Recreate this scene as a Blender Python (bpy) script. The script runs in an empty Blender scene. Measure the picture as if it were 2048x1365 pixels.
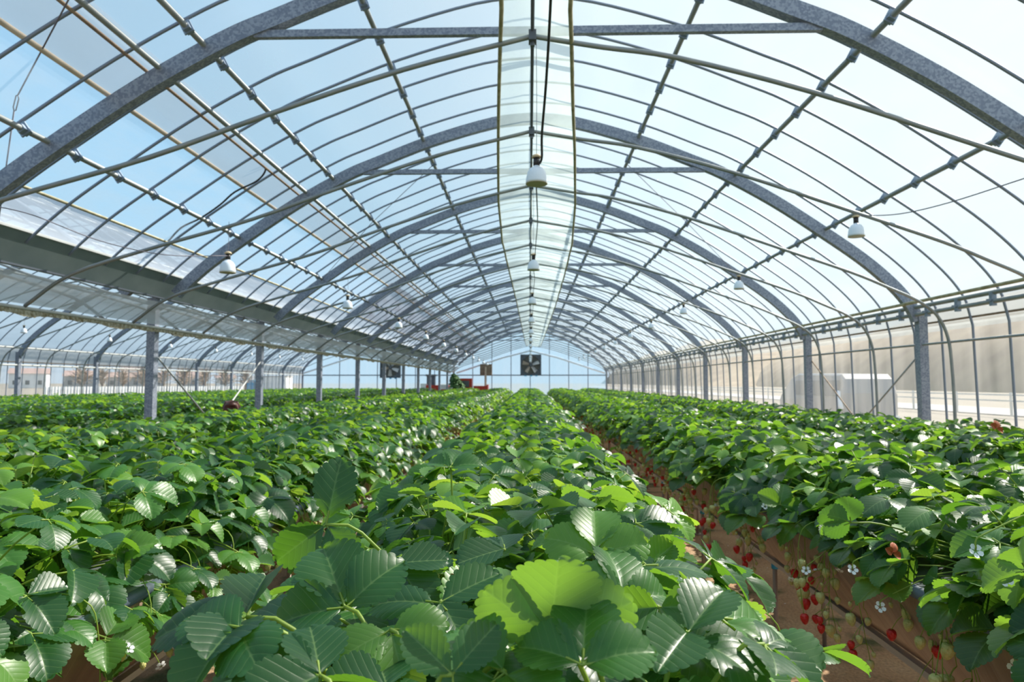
import bpy, math, random
import numpy as np
from mathutils import Vector, Matrix

# ------------------------------------------------------------------ camera, sky, sun, exposure
sc = bpy.context.scene
col = sc.collection
F = 1365.0
CX, CY = 1024.0, 682.5
YAW = math.atan((1059 - CX) / F)
PITCH = math.atan((766 - CY) / math.hypot(F, 1059 - CX))
CAMH = 1.55
cam = bpy.data.cameras.new('camera')
cam.lens = F / 2048 * 36
cam.sensor_width = 36
cam.clip_start = 0.02
cam.clip_end = 3000
cam.dof.use_dof = True
cam.dof.focus_distance = 1.15
cam.dof.aperture_fstop = 9.0
camo = bpy.data.objects.new('camera', cam)
col.objects.link(camo)
camo.location = (0, 0, CAMH)
camo.rotation_euler = (math.pi / 2 + PITCH, 0, YAW)
sc.camera = camo

SUN_DIR = Vector((0.62, 0.36, 0.70)).normalized()
sl = bpy.data.lights.new('sun', 'SUN')
sl.energy = 13.5
sl.angle = math.radians(0.6)
sl.color = (1.0, 0.94, 0.84)
so = bpy.data.objects.new('sun', sl)
col.objects.link(so)
so.location = (20, 10, 30)
so.rotation_euler = SUN_DIR.to_track_quat('Z', 'Y').to_euler()

world = bpy.data.worlds.new('sky')
sc.world = world
world.use_nodes = True
wn = world.node_tree
wn.nodes.clear()
_o = wn.nodes.new('ShaderNodeOutputWorld')
_b = wn.nodes.new('ShaderNodeBackground')
_g = wn.nodes.new('ShaderNodeTexCoord')
_s = wn.nodes.new('ShaderNodeSeparateXYZ')
_r = wn.nodes.new('ShaderNodeValToRGB')
wn.links.new(_g.outputs['Generated'], _s.inputs[0])
wn.links.new(_s.outputs['Z'], _r.inputs[0])
cr = _r.color_ramp
cr.elements[0].position = 0.0
cr.elements[0].color = (0.70, 0.86, 1.0, 1)
cr.elements[1].position = 1.0
cr.elements[1].color = (0.26, 0.55, 0.92, 1)
e = cr.elements.new(0.22)
e.color = (0.44, 0.74, 0.98, 1)
# bright haze around the sun
_d = wn.nodes.new('ShaderNodeVectorMath')
_d.operation = 'DOT_PRODUCT'
_d.inputs[1].default_value = SUN_DIR
wn.links.new(_g.outputs['Generated'], _d.inputs[0])
_m = wn.nodes.new('ShaderNodeMapRange')
_m.inputs['From Min'].default_value = 0.30
_m.inputs['From Max'].default_value = 1.0
_m.interpolation_type = 'SMOOTHSTEP'
wn.links.new(_d.outputs['Value'], _m.inputs['Value'])
_x = wn.nodes.new('ShaderNodeMix')
_x.data_type = 'RGBA'
_x.inputs['B'].default_value = (0.80, 0.86, 0.90, 1)
wn.links.new(_m.outputs[0], _x.inputs['Factor'])
wn.links.new(_r.outputs[0], _x.inputs['A'])
wn.links.new(_x.outputs['Result'], _b.inputs['Color'])
_b.inputs['Strength'].default_value = 1.0
wn.links.new(_b.outputs[0], _o.inputs[0])

sc.view_settings.view_transform = 'Standard'
sc.view_settings.look = 'None'
sc.view_settings.gamma = 1
sc.view_settings.exposure = 0.0
sc.cycles.transparent_max_bounces = 24
sc.cycles.max_bounces = 8
sc.cycles.diffuse_bounces = 4
sc.cycles.transmission_bounces = 6
sc.cycles.sample_clamp_indirect = 4.0

rnd = random.Random(7)
PI = math.pi


# ------------------------------------------------------------------ helpers
def px_ray(px, py):
    fw = Vector((-math.sin(YAW) * math.cos(PITCH), math.cos(YAW) * math.cos(PITCH), math.sin(PITCH)))
    rt = Vector((math.cos(YAW), math.sin(YAW), 0))
    up = rt.cross(fw)
    return fw * F + rt * (px - CX) - up * (py - CY)


def at_y(px, py, y):
    """world point seen in the photograph's pixel (px, py) at depth y"""
    r = px_ray(px, py)
    return Vector((0, 0, CAMH)) + r * (y / r.y)


def tag(o, label=None, cat=None, group=None, kind=None):
    if label: o['label'] = label
    if cat: o['category'] = cat
    if group: o['group'] = group
    if kind: o['kind'] = kind
    return o


def empty(name, loc, label, cat, group=None, rz=0):
    o = bpy.data.objects.new(name, None)
    o.empty_display_size = 0.1
    col.objects.link(o)
    o.location = loc
    o.rotation_euler = (0, 0, rz)
    return tag(o, label, cat, group)


class MB:
    def __init__(self):
        self.v = []; self.f = []; self.mi = []

    def add(self, vs, fs, mi=0):
        n = len(self.v)
        self.v += [tuple(p) for p in vs]
        self.f += [tuple(i + n for i in q) for q in fs]
        self.mi += [mi] * len(fs)

    def box(self, x0, x1, y0, y1, z0, z1, mi=0):
        vs = [(x, y, z) for x in (x0, x1) for y in (y0, y1) for z in (z0, z1)]
        self.add(vs, [(0, 1, 3, 2), (4, 6, 7, 5), (0, 4, 5, 1), (2, 3, 7, 6), (0, 2, 6, 4), (1, 5, 7, 3)], mi)

    def tube(self, pts, r, n=8, mi=0, cap=True, taper=None):
        pts = [Vector(p) for p in pts]
        rings = []
        up = None
        m = len(pts)
        for i, p in enumerate(pts):
            t = (pts[min(i + 1, m - 1)] - pts[max(i - 1, 0)]).normalized()
            if up is None:
                up = Vector((0, 0, 1)) if abs(t.z) < 0.9 else Vector((1, 0, 0))
            a = t.cross(up).normalized()
            up = a.cross(t).normalized()
            rr = r if taper is None else r * (1 + (taper - 1) * i / (m - 1))
            rings.append([p + (a * math.cos(2 * PI * k / n) + up * math.sin(2 * PI * k / n)) * rr for k in range(n)])
        vs = [q for g in rings for q in g]
        fs = [(i * n + k, i * n + (k + 1) % n, (i + 1) * n + (k + 1) % n, (i + 1) * n + k) for i in range(m - 1) for k in range(n)]
        if cap:
            fs += [tuple(reversed(range(n))), tuple((m - 1) * n + k for k in range(n))]
        self.add(vs, fs, mi)

    def lathe(self, prof, n=20, c=(0, 0, 0), mi=0):
        vs = []; fs = []
        for r, z in prof:
            vs += [(c[0] + r * math.cos(2 * PI * k / n), c[1] + r * math.sin(2 * PI * k / n), c[2] + z) for k in range(n)]
        for i in range(len(prof) - 1):
            fs += [(i * n + k, i * n + (k + 1) % n, (i + 1) * n + (k + 1) % n, (i + 1) * n + k) for k in range(n)]
        self.add(vs, fs, mi)

    def sweep_xz(self, prof, y0, y1, mi=0, ny=1, close=False):
        """extrude an (x, z) outline along y"""
        ys = [y0 + (y1 - y0) * j / ny for j in range(ny + 1)]
        m = len(prof)
        vs = [(x, y, z) for y in ys for x, z in prof]
        k = m if close else m - 1
        fs = [(j * m + i, j * m + (i + 1) % m, (j + 1) * m + (i + 1) % m, (j + 1) * m + i) for j in range(ny) for i in range(k)]
        if close:
            fs += [tuple(range(m)), tuple(reversed(range(ny * m, ny * m + m)))]
        self.add(vs, fs, mi)

    def mesh(self, name, mats, smooth=False):
        me = bpy.data.meshes.new(name)
        me.from_pydata(self.v, [], self.f)
        for m in (mats if isinstance(mats, (list, tuple)) else [mats]):
            me.materials.append(m)
        if any(self.mi):
            me.polygons.foreach_set('material_index', self.mi)
        if smooth:
            me.polygons.foreach_set('use_smooth', [True] * len(self.f))
        me.update()
        return me

    def build(self, name, mats, parent=None, smooth=False, loc=(0, 0, 0)):
        return link(name, self.mesh(name, mats, smooth), parent, loc)


def link(name, me, parent=None, loc=(0, 0, 0), rot=None):
    o = bpy.data.objects.new(name, me)
    col.objects.link(o)
    o.location = loc
    if rot is not None: o.rotation_euler = rot
    if parent is not None: o.parent = parent
    return o


def catmull(pts, n=6):
    P = [Vector(p) for p in pts]
    P = [P[0] * 2 - P[1]] + P + [P[-1] * 2 - P[-2]]
    out = []
    for i in range(1, len(P) - 2):
        for k in range(n):
            t = k / n
            a, b, c, d = P[i - 1:i + 3]
            out.append(0.5 * ((2 * b) + (c - a) * t + (2 * a - 5 * b + 4 * c - d) * t * t + (3 * b - a - 3 * c + d) * t ** 3))
    out.append(P[-2])
    return out


# ------------------------------------------------------------------ materials
def newmat(name):
    m = bpy.data.materials.new(name)
    m.use_nodes = True
    nt = m.node_tree
    nt.nodes.clear()
    out = nt.nodes.new('ShaderNodeOutputMaterial')
    return m, nt, out


def N(nt, t, **kw):
    n = nt.nodes.new(t)
    for k, v in kw.items():
        if k in n.inputs: n.inputs[k].default_value = v
        else: setattr(n, k, v)
    return n


def ramp(nt, stops):
    r = nt.nodes.new('ShaderNodeValToRGB')
    els = r.color_ramp.elements
    while len(els) < len(stops): els.new(0.5)
    for e, (p, c) in zip(els, stops):
        e.position = p
        e.color = tuple(c) + (1,)
    return r


def simple(name, c, rough=0.5, metal=0.0, noise=None, c2=None, scale=20, bump=0, spec=0.5, detail=3, kind='noise', stretch=None):
    m, nt, out = newmat(name)
    b = N(nt, 'ShaderNodeBsdfPrincipled')
    b.inputs['Base Color'].default_value = tuple(c) + (1,)
    b.inputs['Roughness'].default_value = rough
    b.inputs['Metallic'].default_value = metal
    b.inputs['Specular IOR Level'].default_value = spec
    nt.links.new(b.outputs[0], out.inputs[0])
    if c2 is not None or bump:
        tc = N(nt, 'ShaderNodeTexCoord')
        src = tc.outputs['Object']
        if stretch:
            mp = N(nt, 'ShaderNodeMapping')
            mp.inputs['Scale'].default_value = stretch
            nt.links.new(src, mp.inputs[0]); src = mp.outputs[0]
        if kind == 'voronoi':
            t = N(nt, 'ShaderNodeTexVoronoi'); t.inputs['Scale'].default_value = scale
            fac = N(nt, 'ShaderNodeSeparateColor'); nt.links.new(t.outputs['Color'], fac.inputs[0]); fo = fac.outputs[0]
        else:
            t = N(nt, 'ShaderNodeTexNoise'); t.inputs['Scale'].default_value = scale; t.inputs['Detail'].default_value = detail
            fo = t.outputs[0]
        nt.links.new(src, t.inputs['Vector'])
        if c2 is not None:
            r = ramp(nt, [(0.3, c), (0.7, c2)])
            nt.links.new(fo, r.inputs[0]); nt.links.new(r.outputs[0], b.inputs['Base Color'])
        if bump:
            bp = N(nt, 'ShaderNodeBump', Strength=bump, Distance=0.02)
            nt.links.new(fo, bp.inputs['Height']); nt.links.new(bp.outputs[0], b.inputs['Normal'])
    return m


def film(name, opac, dcol, refl=0.35, gloss=0.06, var=0.1, scale=(1, .3, 1), rough=0.2, bump=0.15, dirt=None, tint=(1, 1, 1)):
    """thin plastic film: part clear, part milky scatter, a little sheen"""
    m, nt, out = newmat(name)
    tc = N(nt, 'ShaderNodeTexCoord')
    mp = N(nt, 'ShaderNodeMapping'); mp.inputs['Scale'].default_value = scale
    nt.links.new(tc.outputs['Object'], mp.inputs[0])
    nz = N(nt, 'ShaderNodeTexNoise'); nz.inputs['Scale'].default_value = 2.2; nz.inputs['Detail'].default_value = 4
    nt.links.new(mp.outputs[0], nz.inputs['Vector'])
    mr = N(nt, 'ShaderNodeMapRange'); mr.inputs['From Min'].default_value = 0.3; mr.inputs['From Max'].default_value = 0.7
    mr.inputs['To Min'].default_value = max(0, opac - var); mr.inputs['To Max'].default_value = min(1, opac + var)
    nt.links.new(nz.outputs[0], mr.inputs['Value'])
    tr = N(nt, 'ShaderNodeBsdfTransparent'); tr.inputs[0].default_value = tuple(tint) + (1,)
    tl = N(nt, 'ShaderNodeBsdfTranslucent'); df = N(nt, 'ShaderNodeBsdfDiffuse')
    for s in (tl, df): s.inputs['Color'].default_value = tuple(dcol) + (1,)
    if dirt:
        n2 = N(nt, 'ShaderNodeTexNoise'); n2.inputs['Scale'].default_value = dirt[1]; n2.inputs['Detail'].default_value = 6
        m2 = N(nt, 'ShaderNodeMapping'); m2.inputs['Scale'].default_value = dirt[2]
        nt.links.new(tc.outputs['Object'], m2.inputs[0]); nt.links.new(m2.outputs[0], n2.inputs['Vector'])
        r = ramp(nt, [(0.48, dcol), (0.85, dirt[0])])
        nt.links.new(n2.outputs[0], r.inputs[0])
        for s in (tl, df): nt.links.new(r.outputs[0], s.inputs['Color'])
    a = N(nt, 'ShaderNodeMixShader'); a.inputs[0].default_value = refl
    nt.links.new(tl.outputs[0], a.inputs[1]); nt.links.new(df.outputs[0], a.inputs[2])
    b = N(nt, 'ShaderNodeMixShader')
    nt.links.new(mr.outputs[0], b.inputs[0]); nt.links.new(tr.outputs[0], b.inputs[1]); nt.links.new(a.outputs[0], b.inputs[2])
    g = N(nt, 'ShaderNodeBsdfGlossy'); g.inputs['Roughness'].default_value = rough
    bp = N(nt, 'ShaderNodeBump', Strength=bump, Distance=0.05)
    nt.links.new(nz.outputs[0], bp.inputs['Height']); nt.links.new(bp.outputs[0], g.inputs['Normal'])
    c = N(nt, 'ShaderNodeMixShader'); c.inputs[0].default_value = gloss
    nt.links.new(b.outputs[0], c.inputs[1]); nt.links.new(g.outputs[0], c.inputs[2])
    nt.links.new(c.outputs[0], out.inputs[0])
    return m


M = {}
M['galv'] = simple('galvanised_steel', (0.19, 0.22, 0.285), 0.55, 0.3, c2=(0.30, 0.335, 0.40), scale=75, kind='voronoi')
M['pipe'] = simple('steel_pipe', (0.22, 0.25, 0.26), 0.45, 0.4, c2=(0.30, 0.32, 0.32), scale=8)
M['rafter'] = simple('thin_steel_pipe', (0.22, 0.26, 0.33), 0.5, 0.3)
M['dark_steel'] = simple('dark_steel', (0.10, 0.12, 0.15), 0.5, 0.3)
M['clamp'] = simple('clamp_steel', (0.24, 0.30, 0.38), 0.45, 0.4)
M['gutter'] = simple('gutter_steel', (0.13, 0.175, 0.18), 0.6, 0.1, c2=(0.18, 0.225, 0.225), scale=3)
M['rust'] = simple('rusty_edge', (0.20, 0.15, 0.11), 0.8, c2=(0.32, 0.24, 0.17), scale=9)
M['olive'] = simple('olive_film_roll', (0.22, 0.20, 0.10), 0.6, c2=(0.42, 0.40, 0.27), scale=14)
M['cream'] = simple('cream_pipe', (0.60, 0.52, 0.42), 0.6, c2=(0.42, 0.36, 0.28), scale=7)
M['moss'] = simple('moss_edge', (0.14, 0.10, 0.025), 0.9, c2=(0.56, 0.54, 0.44), scale=30, detail=6)
M['white_rail'] = simple('pale_rail', (0.56, 0.58, 0.58), 0.5, c2=(0.46, 0.48, 0.47), scale=5)
M['film_roof'] = film('roof_film', 0.42, (0.355, 0.415, 0.45), refl=0.25, gloss=0.03, var=0.07)
M['film_low'] = film('lower_roof_film', 0.62, (0.66, 0.70, 0.76), refl=0.15, gloss=0.01, var=0.06)
M['film_thin'] = film('vent_film', 0.17, (0.55, 0.6, 0.64), refl=0.2, gloss=0.02, var=0.12, scale=(4, 1.2, 1))
M['film_wall'] = film('wall_film', 0.30, (0.42, 0.41, 0.39), refl=0.3, gloss=0.06, var=0.14, scale=(1, 2.0, 0.25), bump=0.4)
M['film_band'] = film('wall_band_film', 0.72, (0.42, 0.44, 0.45), refl=0.3, gloss=0.04, var=0.08)
M['film_end'] = film('end_wall_panel', 0.60, (0.30, 0.47, 0.62), refl=0.35, gloss=0.04, var=0.08, scale=(2, 1, .2))
M['film_strip'] = film('ridge_strip_film', 0.55, (0.60, 0.70, 0.68), refl=0.3, gloss=0.03, var=0.10, scale=(2, 1, 1))
M['film_double'] = film('double_film', 0.42, (0.52, 0.57, 0.63), refl=0.35, gloss=0.03, var=0.10)
M['film_net'] = film('grey_vent_film', 0.62, (0.30, 0.27, 0.30), refl=0.4, gloss=0.02, var=0.15, scale=(3, 1, 3))
M['sheet'] = film('gutter_sheet_film', 0.80, (0.66, 0.71, 0.74), refl=0.5, gloss=0.05, var=0.08, scale=(4, .5, 4), dirt=((0.56, 0.54, 0.47), 3.0, (3, .6, 3)))
M['white'] = simple('lamp_white', (0.78, 0.86, 0.95), 0.25, spec=0.6)
M['lamp_in'] = simple('lamp_rim', (0.42, 0.38, 0.27), 0.5)
M['black'] = simple('black_plastic', (0.02, 0.02, 0.022), 0.4)
M['lcap'] = simple('lamp_cap', (0.62, 0.50, 0.32), 0.6)
M['wire'] = simple('wire', (0.16, 0.15, 0.18), 0.5, 0.3)
M['cord'] = simple('black_cord', (0.02, 0.02, 0.022), 0.5)
M['fabric'] = simple('brown_bed_fabric', (0.27, 0.18, 0.135), 0.45, c2=(0.38, 0.26, 0.19), scale=3.5, bump=0.5, stretch=(1, 5, .6))
M['mulch'] = simple('mulch_film', (0.10, 0.12, 0.13), 0.35, c2=(0.16, 0.18, 0.19), scale=12, bump=0.5)
M['rim_tube'] = simple('grey_blue_tube', (0.10, 0.13, 0.17), 0.45, c2=(0.16, 0.20, 0.26), scale=10, bump=.3)
M['silver'] = simple('silver_rail', (0.62, 0.62, 0.62), 0.3, 0.6)
M['leg'] = simple('bed_leg', (0.30, 0.24, 0.20), 0.5, 0.4)
M['blue'] = simple('blue_tape', (0.02, 0.30, 0.55), 0.5)
M['berry_red'] = simple('ripe_berry', (0.62, 0.02, 0.012), 0.28, c2=(0.50, 0.01, 0.01), scale=160, bump=0.4)
M['berry_pale'] = simple('unripe_berry', (0.62, 0.56, 0.22), 0.4, c2=(0.50, 0.50, 0.16), scale=160, bump=0.4)
M['petal'] = simple('white_petal', (0.86, 0.86, 0.84), 0.6)
M['pollen'] = simple('yellow_centre', (0.75, 0.55, 0.05), 0.7)
M['red_paint'] = simple('red_paint', (0.55, 0.04, 0.02), 0.35)
M['glass_dark'] = simple('dark_glass', (0.10, 0.11, 0.12), 0.15)
M['rubber'] = simple('rubber', (0.02, 0.02, 0.02), 0.8)
M['skin'] = simple('skin', (0.55, 0.33, 0.23), 0.55)
M['hair'] = simple('brown_hair', (0.05, 0.015, 0.010), 0.45, c2=(0.12, 0.03, 0.016), scale=40, stretch=(1, 1, .1))
M['cloth_g'] = simple('grey_cloth', (0.36, 0.35, 0.37), 0.9)
M['cloth_b'] = simple('navy_cloth', (0.04, 0.05, 0.09), 0.9)
M['silver_paint'] = simple('silver_van_paint', (0.30, 0.305, 0.32), 0.3, 0.2)
M['wallp'] = simple('house_wall', (0.42, 0.41, 0.40), 0.8)
M['wallw'] = simple('white_panel', (0.85, 0.86, 0.86), 0.6)
M['roofp'] = simple('house_roof', (0.30, 0.22, 0.20), 0.8)
M['bark'] = simple('bark', (0.16, 0.12, 0.09), 0.9)
M['twig'] = simple('winter_crown', (0.26, 0.20, 0.16), 0.95, c2=(0.38, 0.30, 0.22), scale=1.2, bump=.6)
M['potleaf'] = simple('dark_foliage', (0.03, 0.10, 0.03), 0.7, c2=(0.10, 0.22, 0.05), scale=12)


def leaf_material():
    m, nt, out = newmat('strawberry_leaf')
    uv = N(nt, 'ShaderNodeUVMap'); uv.uv_map = 'UVMap'
    sp = N(nt, 'ShaderNodeSeparateXYZ'); nt.links.new(uv.outputs[0], sp.inputs[0])

    def mth(op, a, b=None, c=None):
        n = N(nt, 'ShaderNodeMath'); n.operation = op
        for i, v in enumerate((a, b, c)):
            if v is None: continue
            if isinstance(v, (int, float)): n.inputs[i].default_value = v
            else: nt.links.new(v, n.inputs[i])
        return n.outputs[0]
    ax = mth('ABSOLUTE', mth('SUBTRACT', sp.outputs[0], 0.5))
    d = mth('SUBTRACT', sp.outputs[1], mth('MULTIPLY', ax, 0.85))
    s = mth('ABSOLUTE', mth('SINE', mth('MULTIPLY', d, 7.0 * PI)))
    s = mth('POWER', s, 0.45)                                   # sharp creases where the side veins run
    mid = mth('SMOOTH_MIN', mth('MULTIPLY', ax, 28.0), 1.0, 0.3)
    hgt = mth('MULTIPLY', s, mid)
    tc = N(nt, 'ShaderNodeTexCoord')
    nz = N(nt, 'ShaderNodeTexNoise'); nz.inputs['Scale'].default_value = 420.0; nz.inputs['Detail'].default_value = 2
    nt.links.new(tc.outputs['Object'], nz.inputs['Vector'])
    hsum = mth('ADD', hgt, mth('MULTIPLY', nz.outputs[0], 0.22))
    bp = N(nt, 'ShaderNodeBump', Strength=0.5, Distance=0.0006)
    nt.links.new(hsum, bp.inputs['Height'])
    at = N(nt, 'ShaderNodeAttribute'); at.attribute_name = 'tint'
    oi = N(nt, 'ShaderNodeObjectInfo')
    t = mth('FRACT', mth('ADD', at.outputs['Fac'], oi.outputs['Random']))
    rt = ramp(nt, [(0.0, (0.009, 0.050, 0.017)), (0.4, (0.020, 0.088, 0.022)), (0.75, (0.045, 0.150, 0.024)), (1.0, (0.110, 0.250, 0.030))])
    nt.links.new(t, rt.inputs[0])
    geo = N(nt, 'ShaderNodeNewGeometry')
    back = N(nt, 'ShaderNodeMix'); back.data_type = 'RGBA'; back.inputs['B'].default_value = (0.14, 0.24, 0.11, 1)
    nt.links.new(mth('MULTIPLY', geo.outputs['Backfacing'], 0.8), back.inputs['Factor'])
    nt.links.new(rt.outputs[0], back.inputs['A'])
    vein = N(nt, 'ShaderNodeMix'); vein.data_type = 'RGBA'; vein.inputs['B'].default_value = (0.26, 0.40, 0.14, 1)
    vf = mth('MULTIPLY', mth('SUBTRACT', 1.0, mth('MINIMUM', mth('MULTIPLY', hgt, 2.1), 1.0)), mth('ADD', 0.36, mth('MULTIPLY', geo.outputs['Backfacing'], 0.3)))
    nt.links.new(vf, vein.inputs['Factor']); nt.links.new(back.outputs['Result'], vein.inputs['A'])
    back = vein
    pr = N(nt, 'ShaderNodeBsdfPrincipled')
    pr.inputs['Roughness'].default_value = 0.42
    pr.inputs['Specular IOR Level'].default_value = 0.5
    rg = N(nt, 'ShaderNodeMapRange'); rg.inputs['To Min'].default_value = 0.38; rg.inputs['To Max'].default_value = 0.75
    nt.links.new(geo.outputs['Backfacing'], rg.inputs['Value']); nt.links.new(rg.outputs[0], pr.inputs['Roughness'])
    nt.links.new(back.outputs['Result'], pr.inputs['Base Color']); nt.links.new(bp.outputs[0], pr.inputs['Normal'])
    tl = N(nt, 'ShaderNodeBsdfTranslucent')
    tr = ramp(nt, [(0.0, (0.14, 0.36, 0.02)), (0.7, (0.32, 0.60, 0.04)), (1.0, (0.52, 0.78, 0.06))])
    nt.links.new(t, tr.inputs[0]); nt.links.new(tr.outputs[0], tl.inputs['Color']); nt.links.new(bp.outputs[0], tl.inputs['Normal'])
    mx = N(nt, 'ShaderNodeMixShader'); mx.inputs[0].default_value = 0.34
    nt.links.new(pr.outputs[0], mx.inputs[1]); nt.links.new(tl.outputs[0], mx.inputs[2])
    nt.links.new(mx.outputs[0], out.inputs[0])
    return m


def stalk_material():
    m, nt, out = newmat('leaf_stalk')
    pr = N(nt, 'ShaderNodeBsdfPrincipled'); pr.inputs['Base Color'].default_value = (0.26, 0.38, 0.06, 1)
    pr.inputs['Roughness'].default_value = 0.5
    tl = N(nt, 'ShaderNodeBsdfTranslucent'); tl.inputs['Color'].default_value = (0.5, 0.6, 0.08, 1)
    mx = N(nt, 'ShaderNodeMixShader'); mx.inputs[0].default_value = 0.3
    nt.links.new(pr.outputs[0], mx.inputs[1]); nt.links.new(tl.outputs[0], mx.inputs[2]); nt.links.new(mx.outputs[0], out.inputs[0])
    return m


M['leaf'] = leaf_material()
M['stalk'] = stalk_material()


def ground_material():
    m, nt, out = newmat('sandy_floor')
    tc = N(nt, 'ShaderNodeTexCoord')
    b = N(nt, 'ShaderNodeBsdfPrincipled', Roughness=0.95)
    n1 = N(nt, 'ShaderNodeTexNoise'); n1.inputs['Scale'].default_value = 1.6; n1.inputs['Detail'].default_value = 6
    n2 = N(nt, 'ShaderNodeTexNoise'); n2.inputs['Scale'].default_value = 55; n2.inputs['Detail'].default_value = 5
    for n in (n1, n2): nt.links.new(tc.outputs['Object'], n.inputs['Vector'])
    r1 = ramp(nt, [(0.30, (0.40, 0.235, 0.13)), (0.55, (0.56, 0.36, 0.21)), (0.75, (0.66, 0.47, 0.30))])
    r2 = ramp(nt, [(0.3, (0.62, 0.62, 0.62)), (0.7, (1.15, 1.1, 1.05))])
    nt.links.new(n1.outputs[0], r1.inputs[0]); nt.links.new(n2.outputs[0], r2.inputs[0])
    mul = N(nt, 'ShaderNodeMix'); mul.data_type = 'RGBA'; mul.blend_type = 'MULTIPLY'; mul.inputs['Factor'].default_value = 0.8
    nt.links.new(r1.outputs[0], mul.inputs['A']); nt.links.new(r2.outputs[0], mul.inputs['B'])
    # moss patches
    n3 = N(nt, 'ShaderNodeTexNoise'); n3.inputs['Scale'].default_value = 2.4; n3.inputs['Detail'].default_value = 7
    mp = N(nt, 'ShaderNodeMapping'); mp.inputs['Location'].default_value = (3.3, 1.7, 0); nt.links.new(tc.outputs['Object'], mp.inputs[0]); nt.links.new(mp.outputs[0], n3.inputs['Vector'])
    r3 = ramp(nt, [(0.54, (0, 0, 0)), (0.64, (1, 1, 1))]); nt.links.new(n3.outputs[0], r3.inputs[0])
    mo = N(nt, 'ShaderNodeMix'); mo.data_type = 'RGBA'; mo.inputs['B'].default_value = (0.085, 0.095, 0.03, 1)
    nt.links.new(r3.outputs[0], mo.inputs['Factor']); nt.links.new(mul.outputs['Result'], mo.inputs['A'])
    nt.links.new(mo.outputs['Result'], b.inputs['Base Color'])
    bp = N(nt, 'ShaderNodeBump', Strength=0.8, Distance=0.02); nt.links.new(n2.outputs[0], bp.inputs['Height']); nt.links.new(bp.outputs[0], b.inputs['Normal'])
    nt.links.new(b.outputs[0], out.inputs[0])
    return m


M['floor'] = ground_material()
M['field'] = simple('dry_field', (0.17, 0.155, 0.13), 0.95, c2=(0.23, 0.21, 0.175), scale=0.35, detail=7, bump=.2)
M['hill'] = simple('winter_hill', (0.17, 0.13, 0.09), 0.95, c2=(0.30, 0.24, 0.16), scale=0.12, detail=8, bump=1.0)
M['road'] = simple('asphalt', (0.30, 0.30, 0.30), 0.9)

# ------------------------------------------------------------------ layout constants
W = 4.2                       # half width of one bay
XC = 0.04                     # ridge line of the near bay
XN = -8.36                    # ridge line of the neighbouring bay
YA = [1.4 + 3 * k for k in range(-1, 13)]       # steel arches (the last one carries the end wall)
YE = 37.4
Y0 = -1.9
ORD = ['nearest', 'second nearest', 'third nearest', 'fourth nearest', 'fifth nearest', 'sixth nearest', 'seventh nearest', 'eighth nearest', 'ninth nearest',
       'tenth nearest', 'eleventh nearest', 'twelfth nearest', 'thirteenth nearest', 'fourteenth nearest', 'fifteenth nearest']
NTH = ['first', 'second', 'third', 'fourth', 'fifth', 'sixth', 'seventh', 'eighth', 'ninth', 'tenth', 'eleventh', 'twelfth', 'thirteenth', 'fourteenth', 'fifteenth']

HALF = [(0, 4.53), (.45, 4.48), (1.14, 4.28), (1.75, 4.04), (2.1, 3.89), (2.65, 3.58), (3.2, 3.21), (3.6, 2.92), (3.88, 2.67), (4.06, 2.46), (4.16, 2.27), (4.20, 2.08)]
HALF3 = catmull([(x, 0, z) for x, z in HALF], 4)


def arch_curve(off, xc=0.0, left_cut=None):
    """the roof cross-section as a list of (x, z), moved outward by off; left to right"""
    pts = []
    n = len(HALF3)
    for i, p in enumerate(HALF3):
        t = (HALF3[min(i + 1, n - 1)] - HALF3[max(i - 1, 0)])
        nx, nz = -t.z, t.x
        l = math.hypot(nx, nz)
        if i == 0: nx, nz, l = 0, 1, 1
        pts.append((p.x + nx / l * off, p.z + nz / l * off))
    lf = [(-x, z) for x, z in reversed(pts[1:])]
    out = [(x + xc, z) for x, z in lf + pts]
    if left_cut is not None: out = [q for q in out if q[1] > left_cut or q[0] > xc]
    return out


def arch_z(x, off=0.0):
    """height of the roof line at distance x from its ridge"""
    c = arch_curve(off)
    for (x0, z0), (x1, z1) in zip(c, c[1:]):
        if x0 <= x <= x1: return z0 + (z1 - z0) * (x - x0) / max(1e-9, x1 - x0)
    return c[-1][1]


# ------------------------------------------------------------------ setting: floor, field, hill
b = MB(); b.add([(-12.9, Y0 - 1, 0), (4.6, Y0 - 1, 0), (4.6, YE + .3, 0), (-12.9, YE + .3, 0)], [(0, 1, 2, 3)])
tag(b.build('floor', M['floor']), 'orange brown sandy soil floor between the strawberry beds', 'floor', kind='structure')
b = MB()
b.add([(-900, -300, -.06), (900, -300, -.06), (900, 1500, -.06), (-900, 1500, -.06)], [(0, 1, 2, 3)])
tag(b.build('ground', M['field']), 'pale dry field outside the greenhouse', 'ground', kind='structure')


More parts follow.
